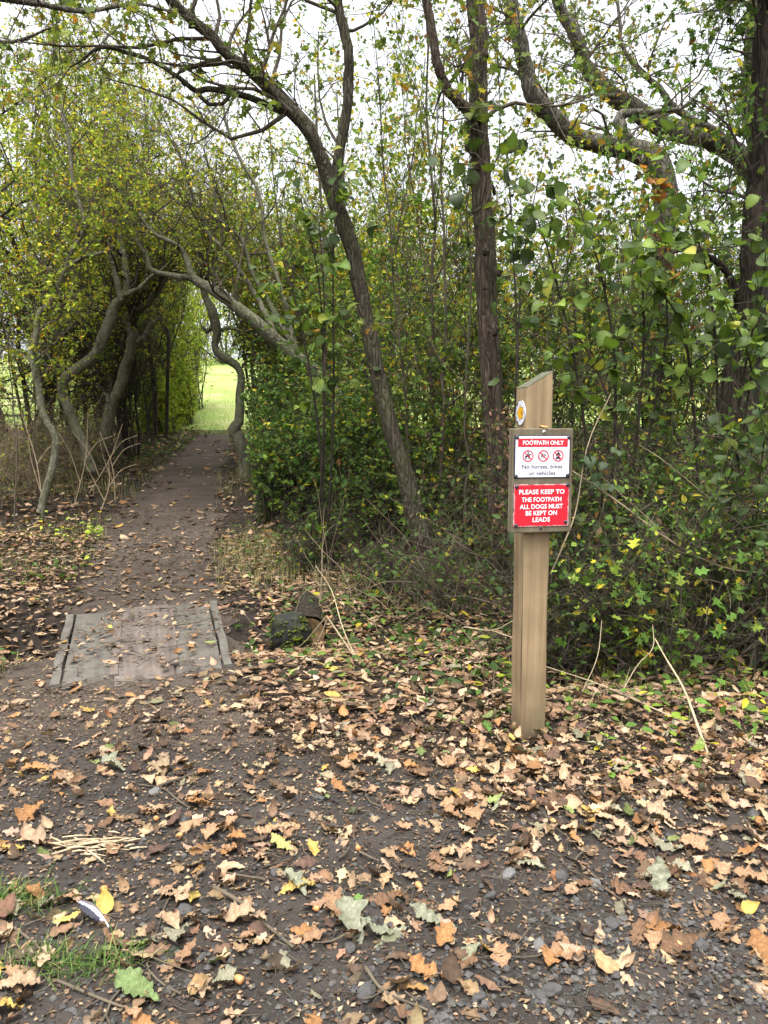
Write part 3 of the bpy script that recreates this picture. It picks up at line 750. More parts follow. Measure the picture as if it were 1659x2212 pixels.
def bush(name, label, cat, x, y, h, rx, ry, nst=8, nbr=60, ntw=700, nlf=4000, tm=None, size=.04, pal=PAL_GRN, wood='twig', group=None, zlow=.15, rst=.012, ltw=.3, up=.25, fol='foliage', wig=.22, outer=.35):
    z = ghf(x, y); base = np.array((x, y, z)); tm = tm or SMALL
    t = thing(name, label, cat, base, group)
    # stems out to points spread over the crown
    K = 8; th = rng.uniform(0, 6.28, nst); q = np.sqrt(rng.random(nst)); zz = zlow + (1 - zlow) * rng.random(nst) ** .6
    prof = np.sqrt(np.clip(1 - ((zz - .55) / .62) ** 2, .12, 1))
    end = base + np.stack([rx * q * prof * np.cos(th), ry * q * prof * np.sin(th), h * zz], 1)
    st = base + np.stack([rng.normal(0, rx * .18, nst), rng.normal(0, ry * .18, nst), np.full(nst, -.08)], 1)
    u = np.linspace(0, 1, K)[None, :, None]
    P = st[:, None] * (1 - u) + end[:, None] * u
    P[..., 2] += (np.sin(u[..., 0] * 3.14) * .12 * h)
    P += np.cumsum(rng.normal(size=(nst, K, 3)) * (1, 1, .5), 1) * .035 * h * np.minimum(u * 2, 1) * 1.1
    Rr = rst * (.6 + .8 * rng.random((nst, 1))) * (1 - .75 * u[..., 0])
    B, BR = grow(P, Rr, nbr, h * outer, 1.0, up, 5 if y < 8.3 else 4, wig, .2, 1.0, .55, .003)
    B, BR = keep(B, BR)
    Tw, TR = grow(B, BR, ntw, ltw, 1.1, up * .6, 2 if y > 8.3 else 3, wig * 1.4, .1, 1.0, .5, .0016, .004)
    Tw, TR = keep(Tw, TR)
    mb = MB(); a, f = tubes(*keep(P, Rr), 6, lump=.12) if len(keep(P, Rr)[0]) else ([], [])
    mb.add(a, f)
    mb.build('stem', M[wood], t)
    mb = MB()
    if len(B): mb.add(*tubes(B, BR, 4 if y < 6 else 3))
    if len(Tw): mb.add(*tubes(Tw, TR, 3))
    mb.build('twigs', M[wood], t)
    if nlf and len(Tw):
        mb = MB(); foliage(mb, Tw, nlf, tm, size, pal); mb.build(fol, M['leaf'], t)
    return t

def tree(name, label, cat, limbs, bark, wood, nbr=40, Lbr=.9, nb2=200, L2=.5, ntw=900, Ltw=.28, nlf=3000, tm=None, size=.05, pal=PAL_OAK, t0=.35, sides=14, ridge=.05, lump=.05, up=.25, group=None, n=44, wig=.28, knots=(), crook=.10):
    LP = [limb(l, n) for l in limbs]
    b = LP[0][0][0].copy(); b[2] = ghf(b[0], b[1])
    t = thing(name, label, cat, b, group)
    P = np.stack([p for p, r in LP]); Rr = np.stack([r for p, r in LP])
    seg = np.cumsum(rng.normal(size=P.shape), 1); seg -= np.linspace(0, 1, n)[None, :, None] * seg[:, -1:]
    P = P + seg * Rr[..., None] * crook * np.minimum(np.arange(n) / 4, 1)[None, :, None]
    kn = rng.normal(size=Rr.shape); Rr = Rr * (1 + crook * .35 * np.clip(kn, -.8, 2.2))
    mb = MB(); mb.add(*tubes(P[:1], Rr[:1], sides, ridge, 9, lump=lump)); 
    for (px, py, d, r) in knots:
        k = W(px, py, d); vs_, fs_ = blob(k, (r, r, r * 1.1), 1, .25); mb.add(vs_, fs_)
    mb.build('trunk', M[bark], t)
    for k in range(1, len(LP)):
        mb = MB(); mb.add(*tubes(P[k:k + 1], Rr[k:k + 1], max(6, sides - 4), ridge * .6, 7, lump=lump)); mb.build('limb', M[bark], t)
    # side branches start above the bare lower bole
    src, srr = P.copy(), Rr.copy()
    B, BR = grow(src, srr, nbr, Lbr, .95, up, 7, wig, t0, 1.0, .4, .004, .017); B, BR = keep(B, BR)
    C_, CR = grow(B, BR, nb2, L2, 1.0, up * .6, 5, wig, .15, 1, .6, .003, .012); C_, CR = keep(C_, CR)
    D_, DR = grow(C_, CR, ntw, Ltw, 1.1, .1, 2 if b[1] > 8 else 3, wig * 1.3, .1, 1, .6, .0018, .004); D_, DR = keep(D_, DR)
    mb = MB(); mb.add(*tubes(B, BR, 6)); mb.add(*tubes(C_, CR, 4)); mb.build('branches', M[wood], t)
    mb = MB(); mb.add(*tubes(D_, DR, 3)); mb.build('twigs', M[wood], t)
    if nlf:
        mb = MB(); foliage(mb, D_, nlf, tm or LOBED, size, pal, .7); mb.build('crown', M['leaf'], t)
    return t
def blob(c, r, sub=1, jit=.2, seed=None):
    t_ = (1 + 5 ** .5) / 2
    v = norm(np.array([(-1, t_, 0), (1, t_, 0), (-1, -t_, 0), (1, -t_, 0), (0, -1, t_), (0, 1, t_), (0, -1, -t_), (0, 1, -t_), (t_, 0, -1), (t_, 0, 1), (-t_, 0, -1), (-t_, 0, 1)], float))
    f = np.array([(0, 11, 5), (0, 5, 1), (0, 1, 7), (0, 7, 10), (0, 10, 11), (1, 5, 9), (5, 11, 4), (11, 10, 2), (10, 7, 6), (7, 1, 8), (3, 9, 4), (3, 4, 2), (3, 2, 6), (3, 6, 8), (3, 8, 9), (4, 9, 5), (2, 4, 11), (6, 2, 10), (8, 6, 7), (9, 8, 1)])
    for _ in range(sub):
        vl = [tuple(q) for q in v]; mid = {}; nf = []
        def m_(a, b):
            k = (min(a, b), max(a, b))
            if k not in mid: mid[k] = len(vl); vl.append(tuple(norm((np.array(vl[a]) + np.array(vl[b])))))
            return mid[k]
        for a, b, c2 in f:
            x, y, z = m_(a, b), m_(b, c2), m_(c2, a); nf += [(a, x, z), (b, y, x), (c2, z, y), (x, y, z)]
        v = np.array(vl); f = np.array(nf)
    g = rng if seed is None else np.random.default_rng(seed)
    v = v * (1 + jit * g.normal(size=(len(v), 1)))
    return v * np.asarray(r) + np.asarray(c), f

# crooked hawthorns left of the path
q3 = lambda pts, d, dd=0: [(x * .375, y * .375 + 519, d + dd * k, w_ * .33) for k, (x, y, w_) in enumerate(pts)]
T1 = q3([(235, 1590, 62), (250, 1500, 52), (275, 1420, 48), (310, 1260, 46), (325, 1120, 46), (285, 1060, 42), (245, 970, 42), (228, 840, 42), (203, 720, 42), (185, 650, 40), (215, 560, 36), (225, 420, 40), (290, 370, 44), (340, 260, 40), (380, 170, 34), (400, 90, 34), (450, 0, 32)], 8.3) + \
     [(180, 500, 8.3, 11), (184, 482, 8.3, 10), (172, 440, 8.3, 9), (155, 375, 8.3, 8), (148, 300, 8.3, 7), (130, 225, 8.3, 6)]
T1b = q3([(340, 240, 30), (410, 150, 28), (480, 100, 26), (560, 85, 22), (640, 60, 18)], 8.3)
tree('hawthorn_tree', 'slender crooked dark-based hawthorn, nearest trunk left of the path', 'tree', [T1, T1b], 'bark_smooth', 'twig', 26, .9, 260, .5, 800, .28, 5500, SMALL, .046, PAL_HAW, .28, 12, .02, .10)
T2 = q3([(530, 1330, 84), (515, 1270, 70), (480, 1160, 64), (430, 1060, 62), (380, 930, 64), (355, 850, 62), (385, 785, 60), (530, 690, 66), (590, 600, 70), (640, 470, 70), (665, 380, 60), (720, 330, 46), (735, 250, 38)], 10.3) + [(268, 560, 10.3, 14), (250, 480, 10.4, 12), (235, 380, 10.5, 10), (190, 280, 10.6, 7)]
T2b = q3([(700, 350, 44), (680, 220, 40), (650, 110, 40), (640, 0, 34)], 10.3) + [(262, 440, 10.4, 9), (280, 350, 10.4, 7)]
T2c = q3([(720, 320, 34), (800, 270, 28), (870, 210, 22), (960, 150, 18)], 10.3)
tree('hawthorn_tree', 'pale grey hawthorn with an S-shaped trunk, middle of three left of the path', 'tree', [T2, T2b, T2c], 'bark_smooth', 'twig_dark', 46, 1.1, 420, .6, 1300, .32, 7000, SMALL, .048, PAL_HAW, .38, 14, .02, .08)
T3 = q3([(585, 1190, 82), (605, 1120, 74), (645, 980, 72), (690, 860, 72), (730, 740, 70), (768, 600, 70), (782, 550, 62), (742, 490, 64), (755, 440, 60), (800, 400, 54), (850, 370, 44), (900, 300, 34), (960, 200, 26), (1000, 60, 20)], 11.3)
T3b = q3([(780, 585, 44), (820, 570, 40), (850, 520, 36), (870, 490, 26), (930, 440, 18)], 11.3)
T3c = q3([(640, 1020, 34), (625, 950, 30), (620, 900, 26), (600, 885, 16)], 11.2)
tree('hawthorn_tree', 'pale hawthorn with a kinked leaning trunk, beside the dark thicket', 'tree', [T3, T3b, T3c], 'bark_smooth', 'twig_dark', 46, 1.0, 420, .6, 1300, .32, 5000, SMALL, .048, PAL_HAW, .38, 14, .02, .08)
T4 = q3([(1415, 1370, 80), (1408, 1330, 72), (1393, 1220, 66), (1375, 1130, 76), (1345, 1088, 80), (1385, 1020, 66), (1385, 900, 56), (1392, 780, 52), (1360, 712, 54), (1285, 662, 54), (1250, 620, 50), (1260, 540, 54), (1250, 470, 60), (1238, 410, 66), (1190, 330, 40), (1150, 200, 30), (1130, 60, 22)], 11.0)
T4b = q3([(1230, 500, 30), (1200, 520, 26), (1170, 500, 20)], 11.0) ; T4c = q3([(1265, 520, 30), (1340, 510, 24), (1420, 530, 18), (1500, 500, 14)], 11.0)
tree('hawthorn_tree', 'zigzag hawthorn trunk right of the path, framing the bright tunnel end', 'tree', [T4, T4b, T4c], 'bark_smooth', 'twig_dark', 40, .9, 360, .55, 1200, .3, 4500, SMALL, .048, PAL_HAW, .45, 14, .02, .14)
TA = [(770, 985, 9.4, 37.0), (740, 900, 9.3, 34.0), (690, 820, 9.2, 31.8), (620, 757, 9.1, 29.6), (600, 740, 9.1, 28.1), (555, 700, 9.0, 25.9), (490, 652, 9.0, 22.9), (450, 625, 9.0, 20.7), (417, 605, 9.0, 18.5), (407, 575, 9.0, 14.8), (394, 548, 9.0, 12.6), (370, 525, 8.9, 11.1), (330, 505, 8.9, 9.6), (300, 465, 8.9, 8.9), (270, 445, 8.9, 8.1), (210, 436, 8.9, 6.7), (150, 400, 8.9, 4.4)]
TAb = [(420, 600, 9, 14.8), (380, 596, 9, 13.3), (328, 582, 9, 11.1), (319, 555, 9, 9.6), (296, 520, 9, 8.9), (285, 490, 9, 8.1), (250, 467, 9, 7.4), (200, 457, 9, 6.7), (170, 445, 9, 5.9), (125, 440, 9, 4.4)]
TAc = [(640, 770, 9.1, 16.3), (615, 640, 9.1, 9.6), (590, 565, 9.1, 8.9), (570, 500, 9.1, 8.1), (568, 450, 9.1, 7.4), (553, 400, 9.1, 7.4), (520, 345, 9.1, 6.7), (495, 285, 9.1, 5.9), (480, 225, 9.1, 4.4)]
TAd = [(600, 742, 9.1, 17.8), (550, 640, 9.2, 11.8), (500, 560, 9.2, 10.4), (450, 505, 9.2, 8.9), (420, 440, 9.2, 7.4), (400, 360, 9.2, 5.9), (350, 270, 9.2, 3.7)]
TAe = [(650, 780, 9.1, 16.3), (600, 690, 9.2, 11.8), (545, 595, 9.2, 10.4), (520, 520, 9.2, 8.9), (470, 470, 9.2, 7.4), (460, 400, 9.2, 5.9), (440, 320, 9.2, 3.7)]
tree('arching_hawthorn', 'hawthorn arching low from the right across the path mouth', 'tree', [TA, TAb, TAc, TAd, TAe], 'bark_smooth', 'twig', 100, .9, 520, .5, 1300, .28, 4600, SMALL, .046, PAL_HAW, .4, 12, .02, .07)
TL = [(925, 1275, 6.00, 56), (908, 1185, 6.00, 46), (885, 1075, 6.00, 39), (862, 1000, 6.00, 36), (840, 920, 6.00, 35), (818, 830, 6.00, 34), (795, 720, 6.00, 34), (775, 615, 6.00, 33), (765, 560, 6.00, 33), (735, 475, 6.00, 34), (716, 425, 6.00, 32), (692, 345, 5.95, 29), (665, 295, 5.90, 27), (615, 240, 5.85, 26), (588, 205, 5.80, 24), (530, 150, 5.75, 22), (482, 116, 5.70, 21), (458, 80, 5.65, 21), (412, 42, 5.60, 20), (365, -2, 5.55, 18), (290, -90, 5.50, 14), (200, -200, 5.40, 9)]
TLb = [(722, 420, 6.00, 24), (730, 340, 6.00, 22), (745, 260, 6.00, 21), (751, 190, 6.00, 21), (749, 120, 6.00, 20), (739, 60, 6.00, 20), (727, -10, 6.00, 18), (720, -140, 6.00, 14), (730, -300, 6.00, 8)]
TLc = [(612, 242, 5.85, 16), (550, 215, 5.85, 14), (500, 200, 5.80, 13), (450, 190, 5.80, 12), (422, 194, 5.80, 11), (380, 160, 5.70, 9), (325, 128, 5.70, 8), (280, 115, 5.70, 8), (240, 102, 5.60, 7), (208, 106, 5.60, 7), (180, 128, 5.60, 5), (150, 146, 5.60, 3)]
TLd = [(478, 127, 5.70, 11), (430, 142, 5.70, 9), (400, 150, 5.70, 7), (370, 168, 5.70, 4)]
TLe = [(424, 195, 5.80, 9), (448, 219, 5.80, 8), (478, 221, 5.80, 7), (495, 206, 5.85, 8)]
TLf = [(412, 60, 5.60, 10), (420, 20, 5.60, 9), (432, -20, 5.60, 8), (440, -80, 5.60, 5)]
tree('leaning_tree', 'tall dark tree leaning left over the path, forked near the top', 'tree', [TL, TLb, TLc, TLd, TLe, TLf], 'bark_lean', 'twig', 44, 1.1, 220, .55, 600, .26, 1700, LOBED, .062, PAL_OAK, .5, 16, .04, .05)
TO = [(1104, 1360, 5.4, 78), (1096, 1290, 5.4, 60), (1089, 1180, 5.4, 52), (1080, 1050, 5.4, 48), (1072, 880, 5.4, 46), (1066, 700, 5.4, 44), (1060, 560, 5.4, 43), (1052, 420, 5.4, 42), (1042, 300, 5.4, 42), (1038, 180, 5.4, 38), (1036, 80, 5.4, 36), (1034, -40, 5.4, 35), (1030, -250, 5.4, 30), (1040, -600, 5.4, 18)]
TOb = [(1040, 262, 5.4, 24), (1000, 227, 5.37, 22), (972, 194, 5.35, 20), (950, 140, 5.3, 19), (937, 80, 5.3, 18), (925, 10, 5.3, 17), (915, -80, 5.3, 15), (920, -260, 5.2, 8)]
TOc = [(1060, 445, 5.4, 8), (1062, 425, 5.35, 8), (1050, 440, 5.3, 7), (1030, 455, 5.25, 5), (1008, 462, 5.2, 3)]
TOc = [(1068, 420, 5.36, 7), (1062, 400, 5.28, 7), (1050, 436, 5.25, 6), (1028, 455, 5.2, 5), (1006, 462, 5.2, 3)]
tree('straight_oak', 'straight brown furrowed trunk standing just behind the sign post', 'tree', [TO, TOb, TOc], 'bark_oak', 'twig', 18, 1.0, 110, .5, 380, .26, 1100, LOBED, .064, PAL_OAK, .55, 20, .035, .03,
     knots=[(1066, 712, 5.33, .035), (1020, 318, 5.38, .05), (1030, 360, 5.35, .03), (1078, 590, 5.35, .022), (1048, 545, 5.33, .025), (1050, 620, 5.33, .02), (1045, 120, 5.36, .03), (1066, 1000, 5.33, .02), (1058, 830, 5.33, .02)])
TT = [(1420, 1060, 9, 66), (1418, 900, 9, 56), (1424, 700, 9, 52), (1432, 560, 9, 50), (1440, 460, 9, 50), (1430, 388, 9, 54), (1402, 347, 9, 54), (1350, 326, 9, 42), (1300, 315, 8.9, 40), (1235, 295, 8.8, 37), (1185, 250, 8.7, 37), (1150, 208, 8.6, 36), (1141, 165, 8.6, 32), (1130, 100, 8.5, 32), (1112, 42, 8.5, 30), (1104, -10, 8.5, 28), (1095, -120, 8.4, 24), (1060, -320, 8.3, 14)]
TTb = [(1372, 332, 9, 28), (1345, 300, 8.95, 27), (1334, 268, 8.95, 25), (1344, 250, 8.95, 20), (1370, 244, 8.95, 13), (1420, 240, 8.95, 11), (1475, 230, 8.9, 8), (1520, 190, 8.9, 5)]
TTc = [(1400, 350, 9, 16), (1300, 300, 8.7, 9), (1230, 290, 8.6, 6)]
tree('twisted_oak', 'big oak with a twisted swan-neck limb above the sign post', 'tree', [TT, TTb], 'bark_grey', 'twig', 22, 1.0, 150, .5, 500, .26, 900, LOBED, .068, PAL_OAK, .4, 18, .04, .06)
TF = [(1648, 1010, 11, 70), (1642, 800, 11, 60), (1640, 500, 11, 56), (1634, 300, 11, 52), (1626, 150, 11, 48), (1640, 0, 11, 44), (1665, -250, 11, 32)]
TFb = [(1648, 420, 11, 44), (1592, 348, 11, 42), (1520, 305, 10.9, 42), (1430, 265, 10.8, 42), (1370, 225, 10.7, 36), (1310, 185, 10.6, 33), (1275, 145, 10.6, 28), (1245, 65, 10.5, 24), (1210, 15, 10.5, 20), (1170, -80, 10.4, 12)]
TFc = [(1602, 355, 10.9, 20), (1555, 290, 10.6, 17), (1505, 265, 10.4, 15), (1455, 230, 10.3, 14), (1420, 185, 10.3, 12), (1380, 150, 10.3, 11), (1345, 100, 10.3, 9), (1340, 50, 10.3, 7), (1330, -40, 10.3, 5)]
tree('spreading_oak', 'grey oak at the right whose long limb slants up left against the sky', 'tree', [TF, TFb, TFc], 'bark_grey', 'twig', 60, 1.1, 360, .55, 1300, .28, 3800, LOBED, .07, PAL_OAK, .35, 18, .04, .06)
TR = [(1604, 1290, 6, 112), (1602, 1180, 6, 90), (1600, 1000, 6, 84), (1602, 850, 6, 78), (1612, 740, 6, 72), (1626, 600, 6, 62), (1642, 420, 6, 58), (1654, 250, 6, 56), (1662, 100, 6, 54), (1670, -50, 6, 52), (1690, -300, 6, 42)]
TRb = [(1612, 700, 6, 24), (1580, 610, 5.9, 16), (1540, 560, 5.8, 12), (1480, 540, 5.7, 8), (1420, 560, 5.6, 5)]
tree('dark_oak', 'thick dark furrowed trunk at the right edge of the photo', 'tree', [TR, TRb], 'bark_dark', 'twig_dark', 34, .9, 300, .5, 1200, .26, 3600, LOBED, .066, PAL_GRN, .55, 20, .05, .05)

TV = [(-420, 1500, 5.0, 130), (-430, 900, 5.0, 110), (-420, 400, 5.0, 95), (-440, -100, 5.0, 80), (-480, -500, 5.0, 50)]
TVb = [(-425, 200, 5.0, 46), (-250, 40, 5.0, 30), (-80, -10, 5.0, 20), (60, 5, 5.0, 13), (180, 25, 5.0, 9), (300, 10, 5.0, 6), (380, 30, 5.0, 3)]
TVc = [(-430, 60, 5.0, 36), (-250, -120, 5.2, 24), (0, -180, 5.4, 14), (200, -120, 5.5, 9), (420, -60, 5.6, 5)]
TVd = [(-200, 20, 5.0, 22), (-100, 60, 4.9, 14), (20, 90, 4.8, 8), (110, 60, 4.8, 4)]
tree('overhanging_oak', 'oak reaching leafy sprays in over the top left corner', 'tree', [TVb, TV, TVc, TVd], 'bark_grey', 'twig', 60, .55, 240, .35, 560, .2, 2100, LOBED, .066, PAL_OAK, .45, 12, .04, .05)

# hedge and thicket on the left
hp = lambda px, d: float(W(px, 930, d)[0])
for (px, d, h, rx, lab, pal, nl) in (
    (-150, 9.5, 4.9, 2.0, 'yellow-green hawthorn at the left edge, in front of the taller hedge', PAL_HAW, 26000),
    (60, 12.5, 6.2, 2.2, 'tall yellowing hawthorn behind the nearest crooked trunk', PAL_HAW, 34000),
    (230, 15.0, 7.0, 2.2, 'tall yellow-orange hawthorn rising behind the S-shaped trunk', PAL_YEL, 34000),
    (255, 18.5, 7.4, 1.8, 'farthest hawthorn of the left hedge, above the tunnel', PAL_HAW, 28000)):
    bush('hawthorn_bush', lab, 'hawthorn', hp(px, d), d, h, rx, rx, 16, 300, 1900, int(nl * .7), SMALL, .063, pal, 'twig_dark', None, .12, .035, .40, .2, 'crown', .28, .24)
for (px, d, h, rx, lab) in ((262, 12.6, 3.6, .9, 'dark leafless thicket behind the kinked hawthorn'), (300, 14.2, 3.9, .8, 'dark twiggy blackthorn deep in the left of the tunnel'), (150, 12.0, 2.6, 1.0, 'grey tangled blackthorn low behind the S-shaped trunk'), (305, 16.6, 4.0, .7, 'dark blackthorn at the far left mouth of the tunnel')):
    bush('blackthorn', lab, 'shrub', hp(px, d), d, h, rx, rx * 1.3, 11, 420, 2600, 1500, SMALL, .05, PAL_GRN, 'twig_dark', None, .02, .014, .40, .1, 'foliage', .5, .34)
for (px, d, h, rx, ry, lab) in ((440, 13.8, 4.6, 1.2, .9, 'leafy roof of hawthorn over the tunnel'), (560, 14.5, 4.8, 1.1, 1.1, 'hawthorn closing the right of the tunnel'), (620, 12.0, 4.3, .9, 1.0, 'hawthorn behind the arching trunk')):
    bush('hawthorn_bush', lab, 'hawthorn', hp(px, d), d, h, rx, ry, 9, 240, 1700, 9000, SMALL, .052, PAL_HAW, 'twig_dark', None, .30, .03, .34, .2, 'crown', .3, .26)
for (px, d, h, rx, ry, lab, pal) in ((350, 17.2, 3.6, .7, .8, 'bright green hedge behind the dark thicket, nearest of three', PAL_LIT), (392, 18.6, 4.0, .65, .8, 'bright green hedge lining the far end of the tunnel, middle of three', PAL_LIT), (425, 20.8, 4.4, .6, 1.2, 'bright yellow-green hedge at the tunnel end, farthest of three', PAL_LIT), (358, 16.3, 1.1, .5, .6, 'low bright green growth along the left of the tunnel end', PAL_LIT), (402, 17.8, 1.2, .45, .7, 'low bright growth at the foot of the far hedge', PAL_LIT), (640, 24.0, 5.0, 1.2, 1.5, 'pale green bush in the field beyond the zigzag trunk', PAL_LIT)):
    bush('hedge_bush', lab, 'hedge', hp(px, d), d, h, rx, ry, 30, 260, 1100, 11000, SMALL, .062, pal, 'twig', None, .0, .014, .34, -.05)

# understorey right of the path
us = [
 (588, 9.4, 1.4, .5, 'small-leaved green shrub at the foot of the zigzag hawthorn', PAL_GRN, 5200),
 (665, 8.2, 1.05, .6, 'dense green shrub under the arching trunk', PAL_GRN, 5600),
 (740, 10.2, 2.9, .9, 'taller green shrub behind the arching trunk', PAL_MIX, 6500),
 (640, 12.5, 3.9, 1.0, 'tall green shrub far behind the arching trunk', PAL_HAW, 7000),
 (800, 12.0, 4.2, 1.1, 'tall green shrub far behind the leaning trunk', PAL_MIX, 7500),
 (930, 13.0, 4.4, 1.2, 'tall yellow-green shrub far between the leaning and straight trunks', PAL_HAW, 7500),
 (1180, 12.5, 3.6, 1.1, 'tall yellow shrub far behind the sign post', PAL_YEL, 7000),
 (1480, 12.5, 3.9, 1.1, 'tall green shrub far between the twisted oak and the dark trunk', PAL_MIX, 7000),
 (700, 6.2, .42, .35, 'ankle-high leafy sprigs behind the log', PAL_GRN, 700),
 (840, 5.7, .30, .3, 'ankle-high leafy sprigs right of the pale forked stalk', PAL_GRN, 420),
 (960, 5.2, .30, .25, 'ankle-high leafy sprigs left of the straight trunk foot', PAL_GRN, 380),
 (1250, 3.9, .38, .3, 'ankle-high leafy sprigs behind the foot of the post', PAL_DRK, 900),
 (1440, 3.7, .36, .35, 'ankle-high yellow sprigs by the long pale cane', PAL_MIX, 800),
 (590, 8.0, .75, .35, 'low leafy shrub at the path edge left of the planks', PAL_GRN, 3000),
 (785, 7.5, 1.15, .5, 'low green shrub just left of the leaning trunk', PAL_GRN, 3800),
 (890, 8.4, 2.5, .8, 'yellow-flecked shrub behind the leaning trunk', PAL_MIX, 6000),
 (985, 7.2, 1.9, .55, 'shrub with yellow leaves left of the straight trunk', PAL_MIX, 4200),
 (1000, 10.5, 4.0, 1.1, 'tall yellowing shrub behind the straight trunk', PAL_YEL, 7500),
 (850, 7.0, .65, .35, 'low leafy shrub at the base of the leaning trunk', PAL_GRN, 2400),
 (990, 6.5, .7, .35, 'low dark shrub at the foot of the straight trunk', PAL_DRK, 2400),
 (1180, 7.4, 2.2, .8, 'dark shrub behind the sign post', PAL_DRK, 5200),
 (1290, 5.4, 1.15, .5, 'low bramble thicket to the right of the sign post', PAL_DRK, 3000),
 (1400, 8.0, 2.8, .9, 'green shrub under the twisted oak', PAL_MIX, 6000),
 (1420, 4.9, .9, .45, 'low shrub with yellow sprigs right of the red sign', PAL_MIX, 2400),
 (1545, 5.3, 1.15, .5, 'small-leaved green shrub before the dark trunk', PAL_GRN, 3000),
 (1620, 4.3, .9, .45, 'low green privet at the right edge', PAL_GRN, 2300),
 (1560, 8.6, 3.2, 1.0, 'green shrub behind the dark trunk', PAL_GRN, 6000),
 (1760, 6.4, 2.2, .9, 'green shrub to the right of the dark trunk', PAL_GRN, 4500),
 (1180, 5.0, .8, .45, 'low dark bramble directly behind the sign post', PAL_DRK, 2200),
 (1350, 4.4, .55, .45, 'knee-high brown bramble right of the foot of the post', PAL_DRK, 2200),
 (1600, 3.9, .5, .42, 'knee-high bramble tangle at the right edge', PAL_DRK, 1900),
 (1500, 4.1, .6, .4, 'knee-high sprigs in front of the brambles on the right', PAL_MIX, 1600),
]
for i_, (px, d, h, rx, lab, pal, nl) in enumerate(us):
    big = d > 7; sf = (1.0, .75, 1.35, .9, 1.15)[i_ % 5]
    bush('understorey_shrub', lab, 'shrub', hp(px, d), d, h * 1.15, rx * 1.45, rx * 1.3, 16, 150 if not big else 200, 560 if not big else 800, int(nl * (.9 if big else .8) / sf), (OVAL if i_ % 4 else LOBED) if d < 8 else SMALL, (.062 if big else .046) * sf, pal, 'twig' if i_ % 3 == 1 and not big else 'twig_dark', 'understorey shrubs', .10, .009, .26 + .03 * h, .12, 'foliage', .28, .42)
for (px, d, h, rx, lab) in ((40, 9.6, 1.0, .8, 'dry grey bramble tangle at the foot of the left hedge'), (150, 10.6, .85, .7, 'low dry undergrowth behind the nearest crooked trunk'), (-60, 8.4, .8, .7, 'dry undergrowth at the left edge')):
    bush('dry_bramble', lab, 'bramble', hp(px, d), d, h, rx, rx, 26, 220, 1100, 900, SMALL, .035, PAL_MIX, 'cane', None, .1, .007, .3, .1, 'foliage', .3, .4)

# thin saplings
def sapling(px, d, h, lean, label, r=.012, leaf=900, pal=PAL_MIX, group='thin saplings in the thicket', pts=None, size=.045, wood='twig'):
    x = hp(px, d); z = ghf(x, d); b = np.array((x, d, z)); t = thing('sapling', label, 'sapling', b, group)
    K = 16; u = np.linspace(0, 1, K)[:, None]
    P = b + np.concatenate([lean[0] * u ** 1.4 * h, lean[1] * u ** 1.4 * h, h * u - .05], 1) + np.cumsum(rng.normal(size=(K, 3)), 0) * .012 * h * np.minimum(u * 3, 1) * .5
    Rr = r * (1 - .7 * u[:, 0])
    MB().add(*tubes(P[None], Rr[None], 7, lump=.08)).build('stem', M[wood], t)
    B, BR = grow(P[None], Rr[None], 22, h * .22, .8, .35, 5, .22, .25, 1, .5, .002); B, BR = keep(B, BR)
    D_, DR = grow(B, BR, 150, .22, 1, .1, 3, .3, .1, 1, .5, .0014, .003); D_, DR = keep(D_, DR)
    MB().add(*tubes(B, BR, 4)).add(*tubes(D_, DR, 3)).build('twigs', M[wood], t)
    mb = MB(); foliage(mb, D_, leaf, SMALL if d > 6.5 else OVAL, size, pal); mb.build('foliage', M['leaf'], t)
for (px, d, h, lx, r, lab) in (
    (700, 9.8, 5.0, -.03, .036, 'dark upright sapling left of the leaning trunk'),
    (665, 9.8, 5.0, -.06, .022, 'thin grey sapling behind the arching trunk'),
    (842, 8.0, 4.6, .05, .018, 'thin sapling just left of the leaning trunk base'),
    (935, 7.2, 4.8, -.01, .024, 'mossy sapling midway between the leaning and straight trunks'),
    (957, 6.6, 4.2, .0, .019, 'brown sapling beside the mossy sapling'),
    (900, 6.9, 4.5, -.08, .013, 'thin sapling slanting left between the leaning and straight trunks'),
    (985, 7.8, 4.6, -.10, .015, 'thin sapling slanting left behind the straight trunk'),
    (1010, 6.1, 4.0, -.03, .012, 'thinnest dark stem left of the straight trunk'),
    (1150, 6.6, 2.9, .06, .013, 'thin stem behind the sign post leaning right'),
    (1240, 8.0, 3.4, -.02, .02, 'upright sapling between the sign post and the twisted oak'),
    (1330, 5.6, 2.6, .02, .011, 'thin dark stem rising right of the white sign'),
    (1480, 7.2, 3.2, .10, .016, 'sapling leaning right before the dark trunk'),
    (1530, 9.2, 4.2, -.06, .02, 'sapling between the twisted oak and the dark trunk'),
    (800, 10.5, 5.0, -.06, .026, 'far sapling seen through the fork of the leaning tree'),
    (60, 8.8, 3.6, .02, .010, 'thin vertical stem near the left edge'),
    (20, 7.6, 3.2, -.03, .009, 'thin bare stem at the left edge')):
    sapling(px, d, h, (lx, rng.normal(0, .03)), lab, r, 480 if d > 6.5 else 300, PAL_HAW if px < 500 else PAL_MIX)

